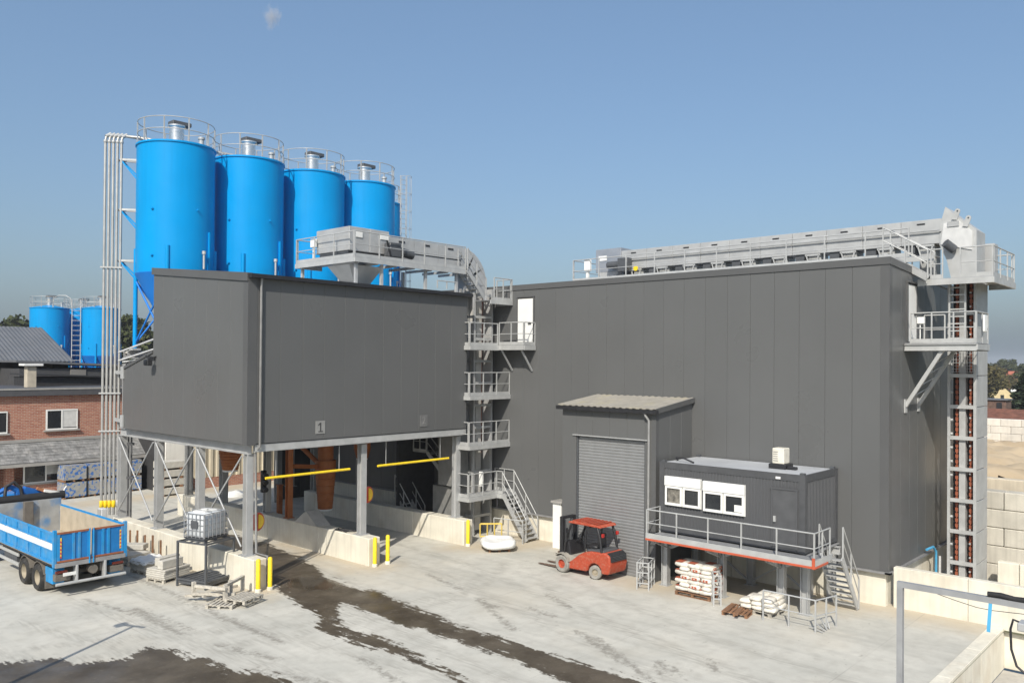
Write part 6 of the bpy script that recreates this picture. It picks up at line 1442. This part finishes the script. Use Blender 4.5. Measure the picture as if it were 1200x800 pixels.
def block_wall(x, y0, y1, zs, L, D, lab, m=CONC, seed=0):
    t = thing('block_wall', lab, 'block wall', (x, (y0+y1)/2, zs[0]), 'concrete block walls at the right')
    rnd = random.Random(seed)
    for r_, (a, b) in enumerate(zip(zs[:-1], zs[1:])):
        y = y0-(L/2 if r_ % 2 else 0)
        while y < y1:
            dx = rnd.uniform(-.02, .02); mb = MB(); mb.cbox(x+dx, x+D+dx, max(y, y0)+.01, min(y+L, y1)-.01, a+.008, b-.008, .03); mb.build('concrete_block', m, t); y += L
block_wall(38.0, 2.5, 9.4, [-.82, -.09, .64, 1.37, 2.1, 2.83, 3.55], 1.5, .8, 'stacked big concrete block wall right behind the end elevator', mat('block_concrete', (.50, .47, .40), .9, 0, .12, 1.5, bump=.35, bscale=25, streak=.3, rand=.08), 1)
block_wall(42.0, 0, 9.4, [-.1, 1.2, 2.4, 3.6], 2.4, .6, 'concrete wall topped with a ledge behind the block wall', mat('block_tan', (.52, .46, .36), .9, 0, .12, 1.5, streak=.3, rand=.06), 2)
block_wall(36.9, 1, 7.75, [-1.3, 0, 1.0], 2.4, .35, 'low concrete wall with ledge right of elevator foot', CONC, 3)
block_wall(85, 4, 27, [1.2, 1.9, 2.55, 3.2, 3.85], 1.6, .8, 'far whitish concrete block wall beyond the sand', mat('block_white', (.58, .55, .49), .9, 0, .1, 1.5, streak=.2, rand=.1), 4)
mb = MB(); xs = np.linspace(42.8, 88, 46); ys = np.linspace(-16, 30, 60); vs = []; fs = []
for j, yy in enumerate(ys):
    for i, xx in enumerate(xs):
        t_ = (xx-42.8)/45.2; z = 3.3-1.55*t_+.3*math.sin(xx*.9+yy*.4)*math.sin(yy*1.1)+.35*math.sin(xx*.33+1)*math.sin(yy*.5+xx*.21)+random.uniform(-.16, .16)
        if xx < 43.5 and yy > 9.5: z = -.5
        vs.append((xx, yy, z))
for j in range(59):
    for i in range(45): a = j*46+i; fs.append((a, a+1, a+47, a+46))
mb.add(vs, fs); struct(mb.build('sand_bank', SAND, smooth=80))
br = thing('tiled_roof_shed', 'long low shed with red brown tiled roof beyond the block wall', 'shed', (94, 18, 0))
mb = MB(); mb.box(92, 100, 5, 32, 0, 3.2); mb.build('wall', BRICK, br)
for r_ in range(7):
    mb = MB(); x0 = 91.6+r_*.5; z_ = 3.3+r_*.135; mb.prism([(x0, z_), (x0+.56, z_+.15), (x0+.56, z_+.21), (x0, z_+.08)], 'Y', 4.8, 32.2); mb.build('tile_row', ROOFT, br)
mb = MB(); mb.prism([(95.1, 4.32), (100.4, 3.3), (100.4, 3.2), (95.1, 4.25)], 'Y', 4.8, 32.2); mb.build('back_roof', ROOFT, br)
gg = thing('brick_garage', 'small brown brick garage with flat roof beyond the tiled shed', 'garage', (106, 22.5, 0))
mb = MB(); mb.box(104, 106.5, 21.0, 28, 0, 4.85); mb.build('wall', mat('dark_brick', (.13, .08, .06), .9, 0, .3, 3), gg); mb = MB(); mb.box(103.8, 106.7, 20.85, 28.2, 4.85, 4.97); mb.build('roof', SLATEROOF, gg); mb = MB(); mb.box(103.9, 104, 21.4, 21.9, 3.2, 4.6); mb.build('door', BLACK, gg)
def gable_house(x, y, rz, w, L, h, rh, wm, rm, lab, group=None):
    t = thing('gable_house', lab, 'house', (0, 0, 0), group)
    mb = MB(); mb.prism([(-w/2, -4), (w/2, -4), (w/2, h), (0, h+rh), (-w/2, h)], 'Y', -L/2, L/2); mb.build('wall', wm, t)
    for s_ in (-1, 1):
        mb = MB(); mb.prism([(s_*(w/2+.4), h-.25), (s_*(w/2+.4), h-.05), (0, h+rh+.28), (0, h+rh+.06)], 'Y', -L/2-.3, L/2+.3); mb.build('roof', rm, t)
    for xx in (-w*.0,): mb = MB(); mb.box(xx-.35, xx+.35, -L/2-.04, -L/2, h+.1, h+1.2); mb.build('window', GLASS, t)
    mb = MB(); mb.box(w*.2, w*.2+.6, L*.1, L*.1+.6, h+.4, h+rh+.9); mb.build('chimney', ROOFT, t)
    t.location = (x, y, 0); t.rotation_euler = (0, 0, rz)
gable_house(215.6, 44.7, R(-74), 6.4, 10, 1.0, 3.5, YGAB, mat('dark_tiles', (.05, .05, .055), .8), 'yellow gabled house with dark roof at the right edge')
gable_house(323, 66, R(-40), 7, 9, 3.5, 3.2, WHITE, mat('red_tiles', (.33, .10, .06), .85), 'far white house with red roof above the yellow house')
gable_house(316, 58, R(20), 7, 10, 3.0, 3.6, WHITE, mat('red_tiles', (.33, .10, .06), .85), 'far white house with red roof at extreme right')
gable_house(340, 76, R(60), 8, 10, 2.8, 3.0, WHITE, mat('red_tiles', (.33, .10, .06), .85), 'far white house half hidden by trees left of the red roofs')
# far tower crane
tc = thing('tower_crane', 'distant thin tower crane against the sky at right', 'crane', (386, 95, 0))
mb = MB()
for dx in (-.5, .5):
    for dy in (-.5, .5): mb.box(386+dx-.12, 386+dx+.12, 95+dy-.12, 95+dy+.12, 0, 17.5)
for k in range(9): mb.beam((385.5, 94.5, k*1.9), (385.5, 95.5, k*1.9+1.9), .15, .15)
mb.build('mast', GALV, tc)
A = Vector((386, 97.0, 14.6)); B = Vector((388, 84.0, 17.2))
mb = MB(); mb.beam(A, B, .25, .25); mb.beam(A+Vector((0, 0, .9)), B, .2, .2)
for k in range(8): mb.beam(A.lerp(B, k/8), A.lerp(B, (k+.5)/8)+Vector((0, 0, .9*(1-k/8))), .12, .12)
mb.build('jib', GALV, tc); mb = MB(); mb.box(385.4, 386.6, 96.3, 97.6, 13.4, 15); mb.build('cab', GALV, tc)

# ------------------------------------------------------------------ trees
def crown_mesh(h, r, n, leaf, seed, conifer=False):
    rs = np.random.RandomState(seed); P = []; T = []
    if conifer:
        t = rs.rand(n)**.7; z = h*(1-t*.94); rr = r*t*(.75+.25*np.sin(z*5)+.15*rs.randn(n)); a = rs.rand(n)*2*np.pi
        P = np.stack([rr*np.cos(a), rr*np.sin(a), z-rr*.25], 1); T = np.clip(.3+.5*rs.rand(n), 0, 1)
    else:
        k = 26; C = []
        while len(C) < k:
            q = rs.uniform(-1, 1, 3)
            if q@q < 1: C.append(q*np.array([r*.72, r*.72, h*.32])+np.array([0, 0, h*.62]))
        C = np.array(C); S_ = rs.uniform(.2, .42, k)*r; idx = rs.randint(0, k, n); d = rs.randn(n, 3); d /= np.linalg.norm(d, axis=1)[:, None]
        P = C[idx]+d*(S_[idx]*rs.rand(n)**.33)[:, None]; T = np.clip(rs.rand(k)[idx]*.6+rs.rand(n)*.4, 0, 1)
    u_ = rs.randn(n, 3); u_ /= np.linalg.norm(u_, axis=1)[:, None]; w_ = np.cross(u_, rs.randn(n, 3)); w_ /= np.linalg.norm(w_, axis=1)[:, None]
    s_ = leaf*(.6+.8*rs.rand(n))[:, None]; V = np.stack([P-u_*s_-w_*s_*.6, P+u_*s_-w_*s_*.6, P+u_*s_*.8+w_*s_*.6, P-u_*s_*.8+w_*s_*.6], 1).reshape(-1, 3)
    me = bpy.data.meshes.new('crown'); me.from_pydata(V.tolist(), [], np.arange(4*n).reshape(n, 4).tolist())
    at_ = me.attributes.new('tone', 'FLOAT', 'POINT'); at_.data.foreach_set('value', np.repeat(T, 4).astype(np.float32)); return me
def trunk_mesh(h, r, seed):
    rs = random.Random(seed); mb = MB(); mb.tube((0, 0, 0), (.1, 0, h*.55), r, 8, r*.5)
    for k in range(6):
        a = rs.uniform(0, 6.28); z = h*rs.uniform(.25, .5); mb.tube((0.05, 0, z), (h*.22*math.cos(a), h*.22*math.sin(a), z+h*rs.uniform(.15, .3)), r*.4, 6, r*.12)
    me = bpy.data.meshes.new('trunk'); me.from_pydata([tuple(p) for p in mb.v], [], mb.f); me.materials.append(TRUNK); return me
CR = {}
for k in range(3): CR[k] = (crown_mesh(10, 4.2, 5200, .26, 10+k), trunk_mesh(10, .28, k))
CR['c'] = (crown_mesh(10, 2.8, 5200, .24, 30, True), trunk_mesh(10, .22, 9))
def tree(x, y, h, kind, m, lab, sx=1.0, group=None):
    nm = 'conifer_tree' if kind == 'c' else 'leafy_tree'
    t = thing(nm, lab, 'tree', (x, y, 0), group)
    cm, tm = CR[kind]
    key = (kind, m.name)
    if key not in CR:
        c2_ = cm.copy(); c2_.materials.clear(); c2_.materials.append(m); CR[key] = c2_
    for nn, me in (('crown', CR[key]), ('trunk', tm)):
        o = bpy.data.objects.new(nn, me); COL.objects.link(o); o.parent = t
    t.scale = (h/10*sx, h/10*sx, h/10); t.rotation_euler = (0, 0, random.uniform(0, 6.28))
def at_az(px, dist):
    a = yaw-math.atan((px-600)/975.0); return dist*math.cos(a), dist*math.sin(a)
TL = [(-22, 215, 17, 0, 'far left'), (8, 205, 14.5, 1, 'left'), (22, 200, 16.5, 2, 'tallest'), (34, 190, 17, 0, 'right'), (66, 210, 13.5, 1, 'hidden')]
for i, (px, d, h, k, w_) in enumerate(TL):
    x, y = at_az(px, d); tree(x, y, h, k, LEAF, ('round dark tree on the far left horizon at picture edge', 'low dark tree on left horizon above the shed roof', 'dark tree on left horizon just left of far silo', 'tall dark tree on left horizon touching the far silo', 'dark tree behind the far silos')[i], 1.2, 'trees on the left horizon')
TM = [(128, 175, 15, 2), (140, 160, 16.5, 0), (152, 165, 15.5, 1), (168, 170, 14.5, 2), (182, 180, 12, 0)]
for i, (px, d, h, k) in enumerate(TM):
    x, y = at_az(px, d); tree(x, y, h, k, LEAF, ('dark tree behind the vertical fill pipes', 'tall dark tree between fill pipes and silo leg', 'dark tree right beside the first silo leg', 'dark tree seen between the silo legs', 'low dark tree behind grey end wall corner')[i], 1.15, 'trees behind the silo legs')
TR = [(1150, 200, 9.0, 1, LEAFO), (1157, 205, 9.0, 0, LEAFO), (1166, 275, 9.0, 2, LEAFO), (1176, 420, 11, 1, LEAF), (1188, 460, 12, 2, LEAF), (1206, 300, 9, 0, LEAF), (1183, 290, 5.8, 1, LEAFO), (1142, 200, 8, 0, LEAFO)]
RL = ('leafy tree partly behind the end elevator', 'brownish leafy tree just right of the end elevator', 'leafy tree left of the yellow gable', 'dark tree above the yellow house ridge', 'dark tree beyond the red roofs', 'dark tree at right picture edge behind conifer', 'low brownish tree before the red roofed houses', 'leafy tree hidden behind the end elevator')
for i, (px, d, h, k, m) in enumerate(TR):
    x, y = at_az(px, d); tree(x, y, h, k, m, RL[i], 1.2, 'trees beyond the right wall')
x, y = at_az(1199, 128); tree(x, y, 7.6, 'c', LEAFC, 'dark conifer in front of yellow house at right edge', 1.5)
x, y = at_az(1197, 132); tree(x, y, 5.6, 'c', LEAFC, 'shorter dark conifer beside yellow house', 1.3)
# far woods
def woods():
    rs = np.random.RandomState(5); n = 26000
    a = np.radians(rs.uniform(-12, 100, n)); d = rs.uniform(420, 1300, n)
    hmax = 9+5*np.sin(a*23)+4*np.sin(a*57+1)+3*rs.rand(n)
    P = np.stack([d*np.cos(a), d*np.sin(a), np.clip(hmax, 3, 17)*rs.rand(n)**.5*(d/800)**.5], 1)
    u_ = rs.randn(n, 3); u_ /= np.linalg.norm(u_, axis=1)[:, None]; w_ = np.cross(u_, rs.randn(n, 3)); w_ /= np.linalg.norm(w_, axis=1)[:, None]; s_ = (1.6+1.6*rs.rand(n))[:, None]
    V = np.stack([P-u_*s_-w_*s_, P+u_*s_-w_*s_, P+u_*s_+w_*s_, P-u_*s_+w_*s_], 1).reshape(-1, 3)
    me = bpy.data.meshes.new('distant_woods'); me.from_pydata(V.tolist(), [], np.arange(4*n).reshape(n, 4).tolist())
    at_ = me.attributes.new('tone', 'FLOAT', 'POINT'); at_.data.foreach_set('value', np.repeat(rs.rand(n), 4).astype(np.float32)); me.materials.append(LEAF)
    o = bpy.data.objects.new('distant_woods', me); COL.objects.link(o); o['kind'] = 'stuff'; o['label'] = 'dark belt of distant woods along the horizon'; o['category'] = 'woods'
woods()
mb = MB(); vs = []; fs = []; n = 60
for i in range(n+1):
    a = R(-14+116*i/n); hgt = 14+9*math.sin(i*.35)+6*math.sin(i*.9+1); vs += [(1700*math.cos(a), 1700*math.sin(a), -5), (2100*math.cos(a), 2100*math.sin(a), max(4, hgt)), (2800*math.cos(a), 2800*math.sin(a), -5)]
for i in range(n): o = 3*i; fs += [(o, o+3, o+4, o+1), (o+1, o+4, o+5, o+2)]
mb.add(vs, fs); struct(mb.build('hills', GRASS, smooth=80, fix=False))

# ------------------------------------------------------------------ haze: one closed box of thin pale air round the place
mb = MB(); mb.box(-300, 3000, -900, 3000, -8, 34)
hm = bpy.data.materials.new('haze'); hm.use_nodes = True; hn = hm.node_tree.nodes; hn.remove(hn['Principled BSDF'])
pv = hn.new('ShaderNodeVolumePrincipled'); pv.inputs['Density'].default_value = .0003; pv.inputs['Color'].default_value = (.86, .90, .96, 1); pv.inputs['Anisotropy'].default_value = 0.0
hm.node_tree.links.new(pv.outputs[0], hn['Material Output'].inputs['Volume'])
hzo = mb.build('haze', hm, fix=False); hzo['kind'] = 'stuff'

# one small wisp of cloud high above, outside the haze
a_ = yaw-math.atan((315-600)/975.0); dh = 2300.0
cloud = MB(); cloud.lathe([(.001, -1), (.5, -.87), (.87, -.5), (1, 0), (.87, .5), (.5, .87), (.001, 1)], 20)
cm_ = bpy.data.materials.new('cloud_vapour'); cm_.use_nodes = True; cn = cm_.node_tree.nodes; cl = cm_.node_tree.links; cn.remove(cn['Principled BSDF'])
cv_ = cn.new('ShaderNodeVolumePrincipled'); tc_ = cn.new('ShaderNodeTexCoord'); no_ = cn.new('ShaderNodeTexNoise'); no_.inputs['Scale'].default_value = 2.2; no_.inputs['Detail'].default_value = 4
ln_ = cn.new('ShaderNodeVectorMath'); ln_.operation = 'LENGTH'; cl.new(tc_.outputs['Object'], ln_.inputs[0]); cl.new(tc_.outputs['Object'], no_.inputs['Vector'])
m1 = cn.new('ShaderNodeMath'); m1.operation = 'MULTIPLY_ADD'; cl.new(ln_.outputs['Value'], m1.inputs[0]); m1.inputs[1].default_value = -.55; cl.new(no_.outputs['Fac'], m1.inputs[2])
m2 = cn.new('ShaderNodeMapRange'); cl.new(m1.outputs[0], m2.inputs[0]); m2.inputs[1].default_value = .08; m2.inputs[2].default_value = .5; m2.inputs[3].default_value = 0; m2.inputs[4].default_value = .04
cl.new(m2.outputs[0], cv_.inputs['Density']); cv_.inputs['Color'].default_value = (.95, .95, .96, 1); cl.new(cv_.outputs[0], cn['Material Output'].inputs['Volume'])
co = cloud.build('cloud', cm_, fix=False); co.location = (dh*math.cos(a_), dh*math.sin(a_), 8.6+dh*math.cos(a_-yaw)*(404/975.0)); co.scale = (30, 30, 42); co['label'] = 'tiny faint white cloud wisp high in the sky above the silos'; co['category'] = 'cloud'
